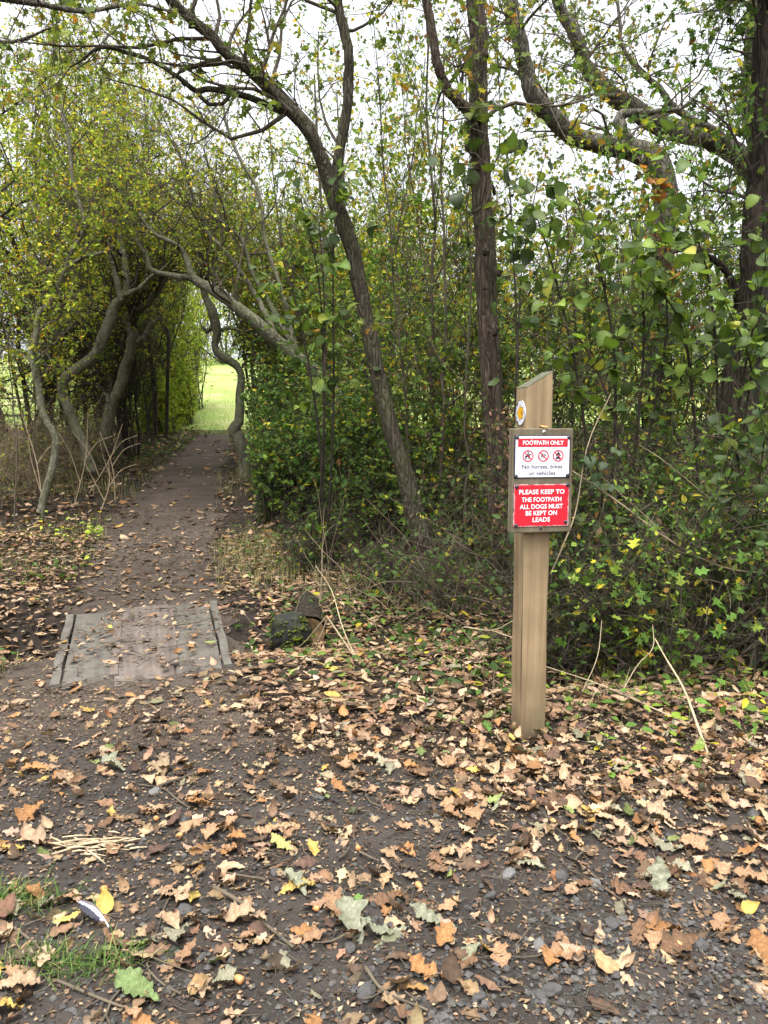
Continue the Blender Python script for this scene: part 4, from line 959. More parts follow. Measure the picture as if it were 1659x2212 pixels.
# broad-leaved hazel and climbers: every broad leaf is its own piece
HAZ_ME = []
for k, (tv, tf) in enumerate(HAZEL):
    HAZ_ME.append(MB().add(tv, tf, np.repeat((.5 * rib(len(tv)))[:, None], 3, 1)).mesh('leaf', M['leaf_obj']))
PAL_HAZ = [(6.00, (0.111, 0.175, 0.028)), (3.20, (0.148, 0.216, 0.032)), (3.90, (0.074, 0.119, 0.028)), (2.10, (0.052, 0.084, 0.028)), (0.35, (0.295, 0.307, 0.043)), (0.07, (0.561, 0.390, 0.032))]
def leaf_obj(parent, p, ax, nr, s, c, base, name='leaf', meshes=None):
    ax = Vector(ax).normalized(); nr = Vector(nr); nr = (nr - nr.dot(ax) * ax).normalized(); sd = ax.cross(nr)
    o = bpy.data.objects.new(name, random.choice(meshes or HAZ_ME)); col.objects.link(o); o.parent = parent
    o.rotation_mode = 'QUATERNION'; o.rotation_quaternion = Matrix((sd, ax, nr)).transposed().to_quaternion()
    o.location = tuple(np.asarray(p) - base); o.scale = (s, s, s); o.color = (*[float(q) for q in c], 1)
    return o
def hazel(label, base_px, d, canes, nleaf, size, wood='twig_dark', cat='hazel', name='hazel_bush', pal=PAL_HAZ, spread=.34):
    x = hp(base_px, d); b = np.array((x, d, ghf(x, d))); t = thing(name, label, cat, b)
    Ps, Rs = [], []
    for c in canes:
        q = [np.append(b + rng.normal(0, .05, 3) * (1, 1, 0), .008)] + [np.append(W(px, py, dd), wd / 2.6 / FPX * dd) for px, py, dd, wd in c]
        q = catmull(q, 20); Ps.append(q[:, :3]); Rs.append(np.maximum(q[:, 3], .0015))
        MB().add(*tubes(q[None, :, :3], np.maximum(q[None, :, 3], .0015), 6)).build('cane', M[wood], t)
    P, Rr = np.stack(Ps), np.stack(Rs)
    B, BR = grow(P, Rr, 16 * len(canes), spread, .9, .1, 4, .2, .45, 1, .5, .0015, .004); B, BR = keep(B, BR)
    MB().add(*tubes(B, BR, 4)).build('twigs', M[wood], t)
    allP = np.concatenate([B, P[:, 10:14], P[:, 13:17], P[:, 16:20]])
    pos, tg = stations(allP, nleaf, .1); k = keep(pos); pos, tg = pos[k], tg[k]; n = len(pos)
    ax = norm(tg * .4 + rv(n) * .7 + np.array([0, -.15, -.35])); nr = rv(n) * .6 + np.array([0, -.35, .9]); cs = pick(pal, n)
    for i in range(n): leaf_obj(t, pos[i], ax[i], nr[i], size * rng.uniform(.55, 1.25), cs[i], b)
hazel('broad-leaved hazel filling the space right of the straight trunk', 1330, 5.0, [[(1260, 900, 4.9, 8), (1200, 600, 4.8, 6), (1150, 440, 4.7, 3)], [(1330, 850, 4.8, 8), (1300, 600, 4.7, 6), (1240, 420, 4.6, 3)], [(1380, 900, 4.9, 8), (1390, 650, 4.8, 6), (1360, 480, 4.7, 3)], [(1340, 1000, 4.7, 8), (1270, 760, 4.6, 6), (1180, 680, 4.5, 3)], [(1400, 950, 4.8, 7), (1440, 720, 4.7, 5), (1430, 560, 4.6, 3)]], 300, .092, spread=.45)
hazel('broad-leaved hazel sprays in front of the dark trunk at the right', 1560, 4.9, [[(1550, 850, 4.8, 8), (1530, 600, 4.7, 6), (1480, 450, 4.6, 3)], [(1600, 850, 4.6, 8), (1640, 650, 4.4, 6), (1655, 540, 4.3, 3)], [(1500, 900, 4.8, 8), (1470, 700, 4.7, 6), (1400, 600, 4.6, 3)], [(1610, 900, 4.5, 7), (1620, 780, 4.3, 5), (1560, 640, 4.2, 3)], [(1590, 1000, 4.4, 7), (1640, 900, 4.2, 5), (1680, 820, 4.1, 3)]], 300, .09, spread=.45)
hazel('broad-leaved hazel sprays hanging left of the leaning trunk', 690, 6.4, [[(700, 900, 6.0, 7), (690, 620, 5.9, 5), (650, 430, 5.8, 3)], [(720, 900, 6.0, 7), (720, 560, 5.9, 5), (735, 400, 5.8, 3)], [(690, 950, 6.0, 7), (650, 700, 5.8, 5), (610, 560, 5.7, 3)], [(700, 900, 5.9, 7), (700, 650, 5.8, 5), (690, 480, 5.7, 3)]], 190, .095)
hazel('climber with broad leaves twined around the straight trunk', 1120, 5.3, [[(1115, 800, 5.25, 5), (1105, 480, 5.2, 4), (1090, 300, 5.2, 2)], [(1060, 700, 5.2, 4), (1020, 420, 5.2, 3), (1015, 240, 5.2, 2)], [(1120, 700, 5.2, 4), (1150, 450, 5.15, 3), (1180, 330, 5.1, 2)]], 90, .10, 'twig_dark', 'climber', 'climbing_plant', [(4, (.045, .075, .025)), (3, (.07, .11, .026)), (1, (.12, .15, .03))])
hazel('bramble with dark broad leaves low to the right of the red sign', 1270, 4.6, [[(1240, 1150, 4.4, 5), (1200, 1060, 4.2, 4), (1215, 1000, 4.1, 3)], [(1290, 1150, 4.4, 5), (1300, 1040, 4.2, 4), (1270, 980, 4.1, 3)], [(1320, 1200, 4.4, 5), (1380, 1120, 4.2, 4), (1420, 1130, 4.1, 3)], [(1240, 1250, 4.2, 5), (1200, 1200, 4.0, 4), (1190, 1260, 3.9, 3)]], 120, .072, 'twig_dark', 'bramble', 'bramble_bush', [(4, (.04, .07, .024)), (3, (.06, .10, .026)), (.6, (.12, .15, .03))], .22)
hazel('bramble with broad leaves at the right edge below the dark trunk', 1640, 4.3, [[(1600, 1050, 4.1, 5), (1580, 960, 4.0, 4), (1540, 930, 3.9, 3)], [(1640, 1050, 4.0, 5), (1650, 950, 3.9, 4), (1640, 880, 3.8, 3)], [(1630, 1150, 4.0, 5), (1600, 1080, 3.9, 4), (1560, 1060, 3.8, 3)]], 100, .075, 'twig_dark', 'bramble', 'bramble_bush', [(4, (.05, .08, .026)), (3, (.07, .11, .028)), (.6, (.13, .16, .03))], .24)
# oak sprays with bronze leaves by the twisted limb
hazel('spray of orange-brown oak leaves beside the twisted limb', 1440, 7.6, [[(1450, 700, 7.5, 6), (1430, 480, 7.4, 5), (1420, 400, 7.3, 3)], [(1440, 650, 7.5, 6), (1400, 440, 7.4, 4), (1440, 390, 7.3, 3)]], 60, .12, 'twig', 'oak spray', 'oak_sapling', [(4, (.42, .19, .05)), (3, (.34, .13, .035)), (1, (.45, .28, .07))], .2)

# distant wood: one mass
def far_wood():
    mb = MB(); tw = MB()
    for k in range(42):
        d = rng.uniform(19, 34); px = rng.uniform(560, 2150) if k < 26 else rng.uniform(-700, 120)
        if k >= 34: d = rng.uniform(42, 50); px = 250 + (k - 34) * 60
        x = hp(px, d); 
        if d < 26 and abs(x - pcx(d)) < 2.6: continue
        z = ghf(x, d); h = rng.uniform(5.5, 9.0) * (.55 + .45 * d / 34) * (1.05 if px > 1450 or px < 120 else .74 if px < 1120 else .62)
        n = 7; end = np.array((x, d, z)) + np.stack([rng.normal(0, 1.3, n), rng.normal(0, 1.3, n), h * rng.uniform(.5 if k < 34 else .08, 1, n)], 1)
        u = np.linspace(0, 1, 6)[None, :, None]
        P = np.array((x, d, z)) * (1 - u) + end[:, None] * u + np.cumsum(rng.normal(size=(n, 6, 3)), 1) * .12 * u
        Rr = np.repeat((.07 * (1 - .7 * u[..., 0])), n, 0)
        tw.add(*tubes(P, Rr, 5))
        B, BR = grow(P, Rr, 90, 1.5, 1, .2 if k < 34 else -.1, 4, .25, .15 if k < 34 else 0, 1, .4, .006); B, BR = keep(B, BR)
        tw.add(*tubes(B, BR, 3))
        D_, DR = grow(B, BR, 700, .6, 1.1, .1, 3, .3, .1, 1, .4, .004); D_, DR = keep(D_, DR)
        foliage(mb, D_, 2900, SMALL, .115, [PAL_HAW, PAL_YEL, PAL_LIT, PAL_MIX][k % 4] if k < 34 else PAL_GRN)
    o = tw.build('woodland_branches', M['twig']); tag(o, 'distant bare stems of the wood behind the thicket', None, None, 'stuff')
    o = mb.build('woodland_foliage', M['leaf']); tag(o, 'distant yellow-green foliage of the wood behind the thicket', None, None, 'stuff')
far_wood()

# ------------------------------------------------------------------ leaf litter
PAL_LITTER = [(5, (.32, .215, .13)), (4, (.255, .163, .09)), (1.6, (.27, .14, .06)), (3.0, (.37, .26, .17)), (4.5, (.16, .098, .06)), (3.6, (.085, .055, .038)), (.9, (.20, .185, .12)), (.35, (.36, .25, .07)), (.3, (.15, .18, .06))]
def cover(x, y):
    o = np.clip((np.abs(x - pcx(y)) - phw(y) * .8 + .10 * nz(x, y, .6, 5)) / .35, 0, 1)
    c = .21 + .79 * o
    near = .33 + .30 * nz(x, y, .7, 2) + .14 * nz(x, y, .3, 8) + .55 * np.clip((-x - .75) / .5, 0, 1) * np.clip((2.2 - y) / .6, 0, 1) + .65 * np.clip((y - 2.25 + .3 * x) / .5, 0, 1) * np.clip((x + .25) / .5, 0, 1) - .16 * np.clip((x - .2) / .4, 0, 1) * np.clip((1.9 - y) / .4, 0, 1)
    wgt = np.clip((y - 2.7) / .6, 0, 1)
    c = near * (1 - wgt) + c * wgt
    onb = (np.abs(x - bc[0] - .1 * (y - bc[1])) < .5) & (np.abs(y - bc[1]) < .75)
    return np.clip(np.where(onb, .12, c), .03, 1)
def scatter(n, x0, x1, y0, y1, dens=cover, fan=True):
    y = np.sqrt(rng.uniform(y0 ** 2, y1 ** 2, n)) if fan else rng.uniform(y0, y1, n)
    x = rng.uniform(x0, x1, n) * (np.maximum(y, .8) / y1 if fan else 1)
    k = rng.random(n) < dens(x, y)
    return x[k], y[k]
def surf(x, y):
    z = gh(x, y) + .012
    onb = (np.abs(x - bc[0] - .1 * (y - bc[1])) < .46) & (np.abs(y - bc[1]) < .68)
    return np.where(onb, .045, z)
def lay(mb, tm, x, y, size, pal, lift=.02, tilt=.35):
    n = len(x); c = cover(x, y)
    pos = np.stack([x, y, surf(x, y) + lift * rng.random(n) * c + .003], 1)
    a = rng.uniform(0, 6.28, n); ax = np.stack([np.cos(a), np.sin(a), rng.normal(0, tilt * .5, n)], 1)
    nr = np.stack([rng.normal(0, tilt, n), rng.normal(0, tilt, n), np.where(rng.random(n) < .85, 1.0, -1.0)], 1)
    place_leaves(mb, tm, pos, ax, nr, size * (.6 + .7 * rng.random(n)), pick(pal, n, .2))
mb = MB()
x, y = scatter(6600, -2.9, 2.9, .75, 3.4); lay(mb, OAK_MD + DRY_OVAL, x, y, .064, PAL_LITTER, .022, .4)
x, y = scatter(20000, -5.4, 5.4, 3.3, 7.5); lay(mb, OAK_LO, x, y, .074, PAL_LITTER, .03, .3)
x, y = scatter(11000, -9.5, 8.0, 7.4, 17.5); lay(mb, OAK_FAR, x, y, .095, PAL_LITTER, .04, .4)
tag(mb.build('leaf_litter', M['litter']), 'tan and brown oak leaf litter covering the ground', None, None, 'stuff')
# crumbled leaf bits, chips and short sticks
mb = MB()
x, y = scatter(30000, -2.6, 2.6, .75, 3.6, lambda x, y: .8 + 0 * x); lay(mb, SMALL, x, y, .015, [(3, (.22, .145, .085)), (3, (.11, .07, .045)), (1.6, (.34, .26, .17)), (3, (.045, .03, .022))], .004, .3)
x, y = scatter(16000, -5.0, 5.0, 3.5, 9.0, lambda x, y: .7 + 0 * x); lay(mb, SMALL, x, y, .028, [(3, (.20, .125, .075)), (3, (.10, .063, .042)), (1.6, (.30, .22, .14)), (3, (.045, .03, .022))], .006, .3)
tag(mb.build('leaf_crumbs', M['litter']), 'small crumbled leaf bits strewn over path and track', None, None, 'stuff')
def sticks(n, x0, x1, y0, y1, L, r, K=4):
    x, y = scatter(n, x0, x1, y0, y1, lambda x, y: .9 + 0 * x); n = len(x)
    a = rng.uniform(0, 6.28, n); ln = L * (.3 + 1.2 * rng.random(n) ** 2)
    P = np.empty((n, K, 3)); d = np.stack([np.cos(a), np.sin(a)], 1)
    P[:, 0, :2] = np.stack([x, y], 1)
    for k in range(1, K):
        d = norm(d + rng.normal(size=(n, 2)) * .22); P[:, k, :2] = P[:, k - 1, :2] + d * (ln / (K - 1))[:, None]
    P[..., 2] = surf(P[..., 0], P[..., 1]) + .006 + .008 * rng.random((n, 1))
    Rr = r * (.5 + rng.random((n, 1))) * np.linspace(1, .5, K)[None]
    return P, Rr
mb = MB(); mb.add(*tubes(*sticks(3800, -2.6, 2.6, .75, 3.6, .06, .0016, 3), 3)); mb.add(*tubes(*sticks(1500, -5, 5, 3.5, 8.5, .16, .003), 4))
tag(mb.build('fallen_twigs', M['twig']), 'thin brown twigs scattered through the leaf litter', None, None, 'stuff')
MARKS = [('beside the feather', 205, 2010), ('by the grass tuft at the lower left', 120, 2110), ('near the pale wood splinters', 200, 1830), ('just before the footbridge', 330, 1560), ('in the middle of the track', 560, 1780), ('by the long grey stick', 560, 2000), ('around the withered leaf cluster', 830, 1990), ('at the bottom centre of the photo', 800, 2170), ('left of the foot of the sign post', 900, 1620), ('in front of the sign post', 1180, 1680), ('near the dark angular stone', 1200, 1880), ('by the crumpled grey-green leaf', 1430, 1930), ('in the lower right corner', 1500, 2130), ('in the gravel right of bottom centre', 1180, 2110), ('at the foot of the thick pale stalk', 1530, 1720), ('at the left edge of the track', 60, 1700)]
MG = np.array([G(a_, b_)[:2] for _, a_, b_ in MARKS])
def where(x, y): return MARKS[int(np.argmin(((MG - np.array((x, y))) ** 2).sum(1)))][0]
P, Rr = sticks(70, -1.2, 1.2, .95, 2.9, .20, .0034, 6)
for k in range(len(P)):
    b = P[k, 0].copy(); o = MB().add(*tubes(P[k:k + 1], Rr[k:k + 1], 6, lump=.1)).mesh('fallen_twig', M['twig'], b)
    o = bpy.data.objects.new('fallen_twig', o); col.objects.link(o); o.location = b
    wh = where(b[0], b[1]); lw_ = 'short' if np.linalg.norm(P[k, -1] - P[k, 0]) < .12 else 'long'; tag(o, lw_ + ' loose dark twig lying ' + wh, 'twig', lw_ + ' twigs ' + wh)
def stick_at(pts, r0, r1, label, mat='twig', name='fallen_stick', cat='stick', forks=()):
    """pts: picture points with height above ground"""
    def path(ps):
        out = []
        for px, py, h in ps:
            g = G(px, py)
            if h > 0:                       # a point held above the ground at the distance given by h = (dist, )
                pass
            out.append(np.array((g[0], g[1], ghf(g[0], g[1]) + .02 + h)))
        return out
    P = catmull(path(pts), 14); b = P[0].copy()
    t = MB().add(*tubes(P[None], np.linspace(r0, r1, 14)[None], 7, lump=.1))
    o = bpy.data.objects.new(name, t.mesh(name, M[mat], b)); col.objects.link(o); o.location = b; tag(o, label, cat); return o
stick_at([(462, 1935, 0), (520, 1975, .005), (580, 2020, 0), (635, 2065, 0)], .006, .004, 'long straight grey stick left of centre in the foreground')
stick_at([(0, 2010, 0), (60, 2050, 0), (118, 2100, 0)], .004, .003, 'thin brown stick near the lower left corner')
stick_at([(125, 2140, 0), (240, 2190, 0), (300, 2215, 0)], .004, .003, 'thin twig at the bottom left corner')
stick_at([(790, 2110, 0), (830, 2160, 0), (925, 2205, 0)], .0045, .003, 'bent dark stick at the bottom centre')
stick_at([(690, 1535, 0), (697, 1580, 0), (705, 1600, 0)], .009, .006, 'short grey stick on the path edge beyond the track', 'cane')
stick_at([(880, 1430, 0), (960, 1418, .0), (1050, 1405, 0)], .014, .011, 'dark fallen branch lying left of the sign post', 'twig_dark')
stick_at([(1290, 1400, 0), (1420, 1425, .03), (1600, 1440, 0), (1700, 1450, 0)], .014, .010, 'long dark fallen branch under the brambles on the right', 'twig_dark')

# dry pale stalks
def stalk(label, lines, mat='stalk', name='dry_stalk', group=None):
    b = None; L = []
    for ln in lines:
        q = catmull([np.append(W(px, py, d), w_ / 3.2 / FPX * d) for px, py, d, w_ in ln], 14)
        if b is None: b = q[0, :3].copy()
        L.append(q)
    t = thing(name, label, 'stalk', b, group)
    for q in L: MB().add(*tubes(q[None, :, :3], np.maximum(q[None, :, 3], .0008), 6)).build('stem', M[mat], t)
stalk('pale forked dry stalk standing between the log and the sign post', [[(782, 1443, 4.05, 8), (742, 1384, 4.1, 7), (705, 1330, 4.15, 5)], [(708, 1335, 4.15, 5), (690, 1380, 4.2, 4), (675, 1415, 4.3, 3)], [(705, 1332, 4.15, 5), (660, 1385, 4.3, 3), (640, 1400, 4.4, 2)], [(768, 1420, 4.05, 5), (740, 1355, 4.2, 4), (716, 1275, 4.4, 3), (682, 1222, 4.5, 2)]])
stalk('pale forked stalk reaching behind the foot of the sign post', [[(1060, 1445, 3.9, 3), (1020, 1385, 3.8, 4), (998, 1355, 3.75, 4), (1062, 1362, 3.6, 4), (1110, 1340, 3.5, 3)], [(1062, 1362, 3.6, 4), (1110, 1378, 3.5, 3)]])
stalk('thick pale dry stalk leaning at the lower right', [[(1553, 1692, 2.75, 10), (1515, 1590, 2.9, 10), (1478, 1490, 3.1, 8), (1440, 1425, 3.3, 6), (1415, 1380, 3.45, 4)]])
stalk('long pale cane lying across the ground right of the post', [[(1640, 1640, 3.0, 4), (1500, 1570, 3.1, 6), (1400, 1525, 3.15, 5), (1300, 1480, 3.25, 4), (1180, 1440, 3.35, 3)], [(1400, 1525, 3.15, 4), (1330, 1490, 3.3, 3), (1270, 1500, 3.4, 2)]])
stalk('pale bent stalk standing right of the post', [[(1330, 1520, 3.4, 3), (1375, 1440, 3.5, 4), (1410, 1400, 3.5, 3), (1410, 1350, 3.6, 2)], [(1255, 1500, 3.4, 3), (1290, 1420, 3.5, 3), (1300, 1340, 3.6, 2)]])
stalk('arching brown cane sweeping down to the right of the red sign', [[(1225, 1010, 4.3, 5), (1330, 1080, 4.1, 6), (1450, 1170, 3.95, 7), (1560, 1225, 3.9, 6), (1670, 1240, 3.9, 5)], [(1460, 1180, 3.95, 4), (1400, 1120, 4.0, 3), (1300, 1030, 4.2, 2)]], 'cane', 'bramble_cane')
stalk('second bramble cane crossing above the brambles at the right', [[(1659, 1180, 4.0, 5), (1560, 1100, 4.2, 4), (1440, 1000, 4.4, 3), (1380, 960, 4.6, 2)]], 'cane', 'bramble_cane')
stalk('cane rising past the right edge of the backing board', [[(1190, 1240, 3.9, 6), (1220, 1170, 3.9, 6), (1245, 1100, 4.0, 5), (1270, 960, 4.2, 4), (1320, 850, 4.4, 3)]], 'cane', 'bramble_cane')
for k, (px, lab) in enumerate(((95, 'leftmost of the pale dry stalks by the crooked hawthorn'), (160, 'second pale dry stalk from the crooked hawthorn'), (190, 'pale dry stalk leaning right under the S-shaped trunk'), (215, 'short pale dry stalk below the S-shaped trunk'), (250, 'rightmost of the pale dry stalks by the path edge'))):
    d = 8.3 + .35 * ((k * 2) % 5); py = 930 + (1.25 - ghf(hp(px, d), d)) / d * FPX
    tx = px + (-50, 30, 75, 20, -35)[k]; ty = py - (230, 200, 150, 110, 150)[k]; mx, my = (px + tx) / 2 + 10, (py + ty) / 2
    stalk(lab, [[(px, py + 4, d, 4), (mx, my, d, 3.4), (tx, ty, d, 2)], [(mx, my, d, 3), (mx + 25, my - 35, d, 2.4), (mx + 60, my - 50, d, 1.6)], [((px + mx) / 2, (py + my) / 2, d, 3), ((px + mx) / 2 - 20, my - 10, d, 2), (px - 35, my - 60, d, 1.5)]], 'stalk', 'dry_stalk')
# ------------------------------------------------------------------ single leaves, stones and acorns in the foreground
LM = [MB().add(tv, tf, np.repeat((.5 * rib(len(tv)))[:, None], 3, 1)).mesh('fallen_leaf', M['litter_obj']) for tv, tf in OAK_HI]
LCOL = {'tan': (.29, .175, .10), 'pale buff': (.35, .245, .155), 'orange-brown': (.275, .14, .058), 'dark brown': (.14, .082, .048), 'grey-green': (.22, .21, .145), 'yellow': (.38, .27, .08)}
lw = np.array([6, 4, 3.2, 1.8, 1.1, .5]); lw = lw / lw.sum()
x, y = scatter(1500, -2.0, 2.0, .85, 2.75); x, y = x[:292], y[:292]
def put(o, p, rz, rx=0, ry=0, s=1):
    o.location = tuple(float(q) for q in p); o.rotation_euler = (rx, ry, rz); o.scale = (s, s, s)
for k in range(len(x)):
    cn = list(LCOL)[rng.choice(6, p=lw)]; c = np.array(LCOL[cn]) * rng.uniform(.8, 1.15)
    o = bpy.data.objects.new('fallen_leaf', LM[rng.integers(len(LM))]); col.objects.link(o)
    sz = rng.uniform(.062, .115); adj = 'small ' if sz < .077 else 'large ' if sz > .1 else ''
    put(o, (x[k], y[k], float(surf(x[k], y[k])) + rng.uniform(.004, .018)), rng.uniform(0, 6.28), rng.normal(0, .22), rng.normal(0, .22), sz)
    o.color = (*[float(q) for q in c], 1); wh = where(x[k], y[k])
    tag(o, adj + cn + ' fallen oak leaf ' + wh, 'leaf', adj + cn + ' leaves ' + wh)
def one_leaf(px, py, s, c, label, rz, rx=0, ry=0, k=0, name='withered_leaf', grp=None):
    g = G(px, py); o = bpy.data.objects.new(name, LM[k % len(LM)]); col.objects.link(o); put(o, (g[0], g[1], float(surf(g[0], g[1])) + .015), rz, rx, ry, s); o.color = (*c, 1); tag(o, label, 'leaf', grp)
for k, (px, py, s, rz, lab) in enumerate(((760, 2020, .15, .4, 'large withered grey-green leaf right of centre, left of its cluster'), (830, 2040, .14, 1.9, 'large withered grey-green leaf in the middle of its cluster'), (935, 2010, .13, 1.3, 'large withered grey-green leaf, rightmost of its cluster'), (1425, 1925, .13, .1, 'crumpled grey-green leaf standing up on the right'), (245, 1672, .12, 1.2, 'pale grey-green leaf on the left of the track'), (640, 1930, .11, .8, 'small withered green leaf left of centre'))):
    one_leaf(px, py, s, (.20, .205, .145), lab, rz, .3 if k != 3 else .9, .2, k)
one_leaf(300, 2165, .14, (.13, .18, .07), 'large green leaf at the bottom left corner', 1.0, .1, .1, 2, 'green_leaf')
one_leaf(1052, 1590, .085, (.07, .14, .03), 'round fresh green leaf left of the foot of the post', .3, .3, .0, 5, 'green_leaf')
one_leaf(775, 1968, .05, (.12, .20, .05), 'small bright green leaf above the withered cluster', .3, .2, 0, 7, 'green_leaf')
one_leaf(610, 1842, .10, (.32, .30, .11), 'yellow-green speckled leaf in the middle of the track', .9, .2, .1, 3, 'green_leaf')
# gravel
def pebbles(n, x0, x1, y0, y1, s0, s1, dens, sub=0):
    mb = MB(); x, y = scatter(n, x0, x1, y0, y1, dens)
    tm = [blob((0, 0, 0), (1, 1, 1), sub, .14, 300 + k) for k in range(3)] + [(np.array([(1, 0, 0), (-1, 0, 0), (0, 1, 0), (0, -1, 0), (0, 0, 1), (0, 0, -1)]) * np.random.default_rng(k).uniform(.7, 1.3, (6, 1)), np.array([(0, 2, 4), (2, 1, 4), (1, 3, 4), (3, 0, 4), (2, 0, 5), (1, 2, 5), (3, 1, 5), (0, 3, 5)])) for k in range(7)]
    n = len(x); s = s0 + (s1 - s0) * rng.random(n) ** 2.5
    sc3 = s[:, None] * np.stack([rng.uniform(.8, 1.4, n), rng.uniform(.7, 1.1, n), rng.uniform(.45, .8, n)], 1)
    a = rng.uniform(0, 6.28, n); g = rng.uniform(.018, .085, n)[:, None] * np.array([1.04, .98, .91]) * (1 + .03 * rng.normal(size=(n, 3)))
    w_ = rng.integers(0, 10, n)
    for k in range(10):
        q = w_ == k; tv, tf = tm[k]; m = int(q.sum())
        if not m: continue
        V = tv[None] * sc3[q][:, None]; ca, sa = np.cos(a[q])[:, None], np.sin(a[q])[:, None]
        V = np.stack([V[..., 0] * ca - V[..., 1] * sa, V[..., 0] * sa + V[..., 1] * ca, V[..., 2]], -1)
        V += np.stack([x[q], y[q], gh(x[q], y[q]) + .011 + .25 * s[q]], 1)[:, None]
        mb.add(V.reshape(-1, 3), (tf[None] + (np.arange(m) * len(tv))[:, None, None]).reshape(-1, 3), np.repeat(g[q], len(tv), 0))
    return mb
gd = lambda x, y: np.clip(.16 + .95 * np.clip((1.95 - y + .35 * x) / .55, 0, 1) * (0.65 + .5 * nz(x, y, .5, 11)), .02, 1)
mb = pebbles(36000, -1.9, 2.4, .8, 2.6, .0026, .0125, gd, 0)
tag(mb.build('gravel', M['stone'], smooth=False), 'small dark grey gravel bedded in the track', None, None, 'stuff')
SM = [MB().add(*blob((0, 0, 0), (1.25, .95, .62), 1, .10, 700 + k), (.06, .058, .055)).mesh('stone', M['stone'], smooth=False) for k in range(6)]
SM2 = [MB().add(*blob((0, 0, 0), (1.2, .95, .6), 1, .10, 720 + k), (.12, .117, .112)).mesh('stone', M['stone'], smooth=False) for k in range(3)]
for (px, py, s, pale, lab) in ((1100, 1900, .02, 1, 'pale rounded stone right of centre, beside a darker one'), (1212, 1905, .022, 0, 'dark angular stone between two tan leaves right of centre'), (1285, 1925, .018, 1, 'grey stone just right of the dark angular stone'), (1375, 1865, .016, 0, 'dark grey stone near the crumpled leaf'), (1165, 2060, .016, 1, 'pale oval pebble in the gravel at lower right'), (1190, 2165, .02, 0, 'dark stone in the gravel near the bottom right'), (690, 1740, .018, 0, 'dark stone on the track left of centre'), (335, 1725, .02, 1, 'flat grey stone on the left of the track'), (395, 1790, .018, 0, 'angular dark stone by the pale wood chips'), (400, 1990, .02, 0, 'dark stone right of the feather'), (790, 2160, .022, 0, 'flat reddish-grey stone at the bottom centre'), (1780 - 150, 1770, .022, 0, 'dark flat stone at the right edge'), (1505, 2060, .02, 0, 'dark stone at the lower right'), (1320, 2015, .02, 0, 'square dark stone in the gravel below the crumpled leaf')):
    g = G(px, py); o = bpy.data.objects.new('stone', (SM2 if pale else SM)[rng.integers(3)]); col.objects.link(o); put(o, (g[0], g[1], ghf(g[0], g[1]) + .012 + s * .25), rng.uniform(0, 6), rng.normal(0, .2), rng.normal(0, .2), s); tag(o, lab, 'stone')
x, y = scatter(90, -1.8, 2.0, .9, 2.5, gd)
for k in range(len(x)):
    s = rng.uniform(.010, .017); o = bpy.data.objects.new('stone', SM[rng.integers(6)]); col.objects.link(o); put(o, (x[k], y[k], ghf(x[k], y[k]) + .012 + s * .25), rng.uniform(0, 6), rng.normal(0, .3), rng.normal(0, .3), s); wh = where(x[k], y[k]); tag(o, 'small dark stone bedded in the gravel ' + wh, 'stone', 'small stones ' + wh)
# acorns
def acorn_mesh():
    prof = [(0, .012), (.25, .0085), (.8, .0088), (1.5, .0078), (2.1, .0045), (2.4, .001)]
    n = 12; a = np.arange(n) / n * 6.2832; v = np.concatenate([np.stack([np.full(n, z * .010), r * np.cos(a), r * np.sin(a)], 1) for z, r in [(0, .0005), (0, .006)] + prof[1:]])
    f = [(k * n + s, k * n + (s + 1) % n, (k + 1) * n + (s + 1) % n, (k + 1) * n + s) for k in range(6) for s in range(n)]
    return MB().add(v, f).mesh('acorn', M['acorn'])
AM = acorn_mesh()
for (px, py) in ((1460, 2062), (340, 1785), (395, 1820), (230, 1940), (775, 1855), (765, 2010), (690, 1990), (1155, 1750), (1190, 1790), (525, 2140), (1050, 1700), (1335, 1665), (1360, 1700), (60, 1830), (900, 1930), (560, 1690), (1240, 1690)):
    g = G(px, py); o = bpy.data.objects.new('acorn', AM); col.objects.link(o); put(o, (g[0], g[1], ghf(g[0], g[1]) + .022), rng.uniform(0, 6.28), 0, rng.normal(0, .2), rng.uniform(.85, 1.15)); wh = where(g[0], g[1]); tag(o, 'brown acorn lying ' + wh, 'acorn', 'acorns ' + wh)
# feather
g0, g1 = G(172, 1988), G(236, 2046)
fa = g1 - g0; fl = float(np.linalg.norm(fa[:2])); fz = math.atan2(fa[1], fa[0])
fe = thing('feather', 'grey and white feather lying among leaves at the lower left', 'feather', (g0[0], g0[1], float(surf(g0[0], g0[1])) + .03), None, fz)
q = np.stack([np.linspace(0, fl, 12), .006 * np.sin(np.linspace(0, 3, 12)), .014 * np.sin(np.linspace(0, 3.1, 12))], 1)
local(MB().add(*tubes(q[None], np.linspace(.0006, .0018, 12)[None], 6)), 'shaft', M['lettering_white'], fe, True)
def vane(name, side, wid, mat, t0, t1, z):
    n = 16; mb = MB(); vv = []
    for k in range(n):
        t = t0 + (t1 - t0) * k / (n - 1); c = [np.interp(t * fl, q[:, 0], q[:, j]) for j in range(3)]
        e = wid * math.sin(math.pi * min(1, (k + .4) / (n - .2))) ** .5 * (1 + .12 * math.sin(k * 2.3))
        vv += [(c[0], c[1], c[2] + z), (c[0] - .010, c[1] + side * e * .55, c[2] + .004 + z), (c[0] - .018, c[1] + side * e, c[2] - .003 + z)]
    f = [(k * 3 + a, k * 3 + 3 + a, k * 3 + 4 + a, k * 3 + 1 + a) for k in range(n - 1) for a in range(2)]
    mb.add(vv, f); local(mb, name, mat, fe, True)
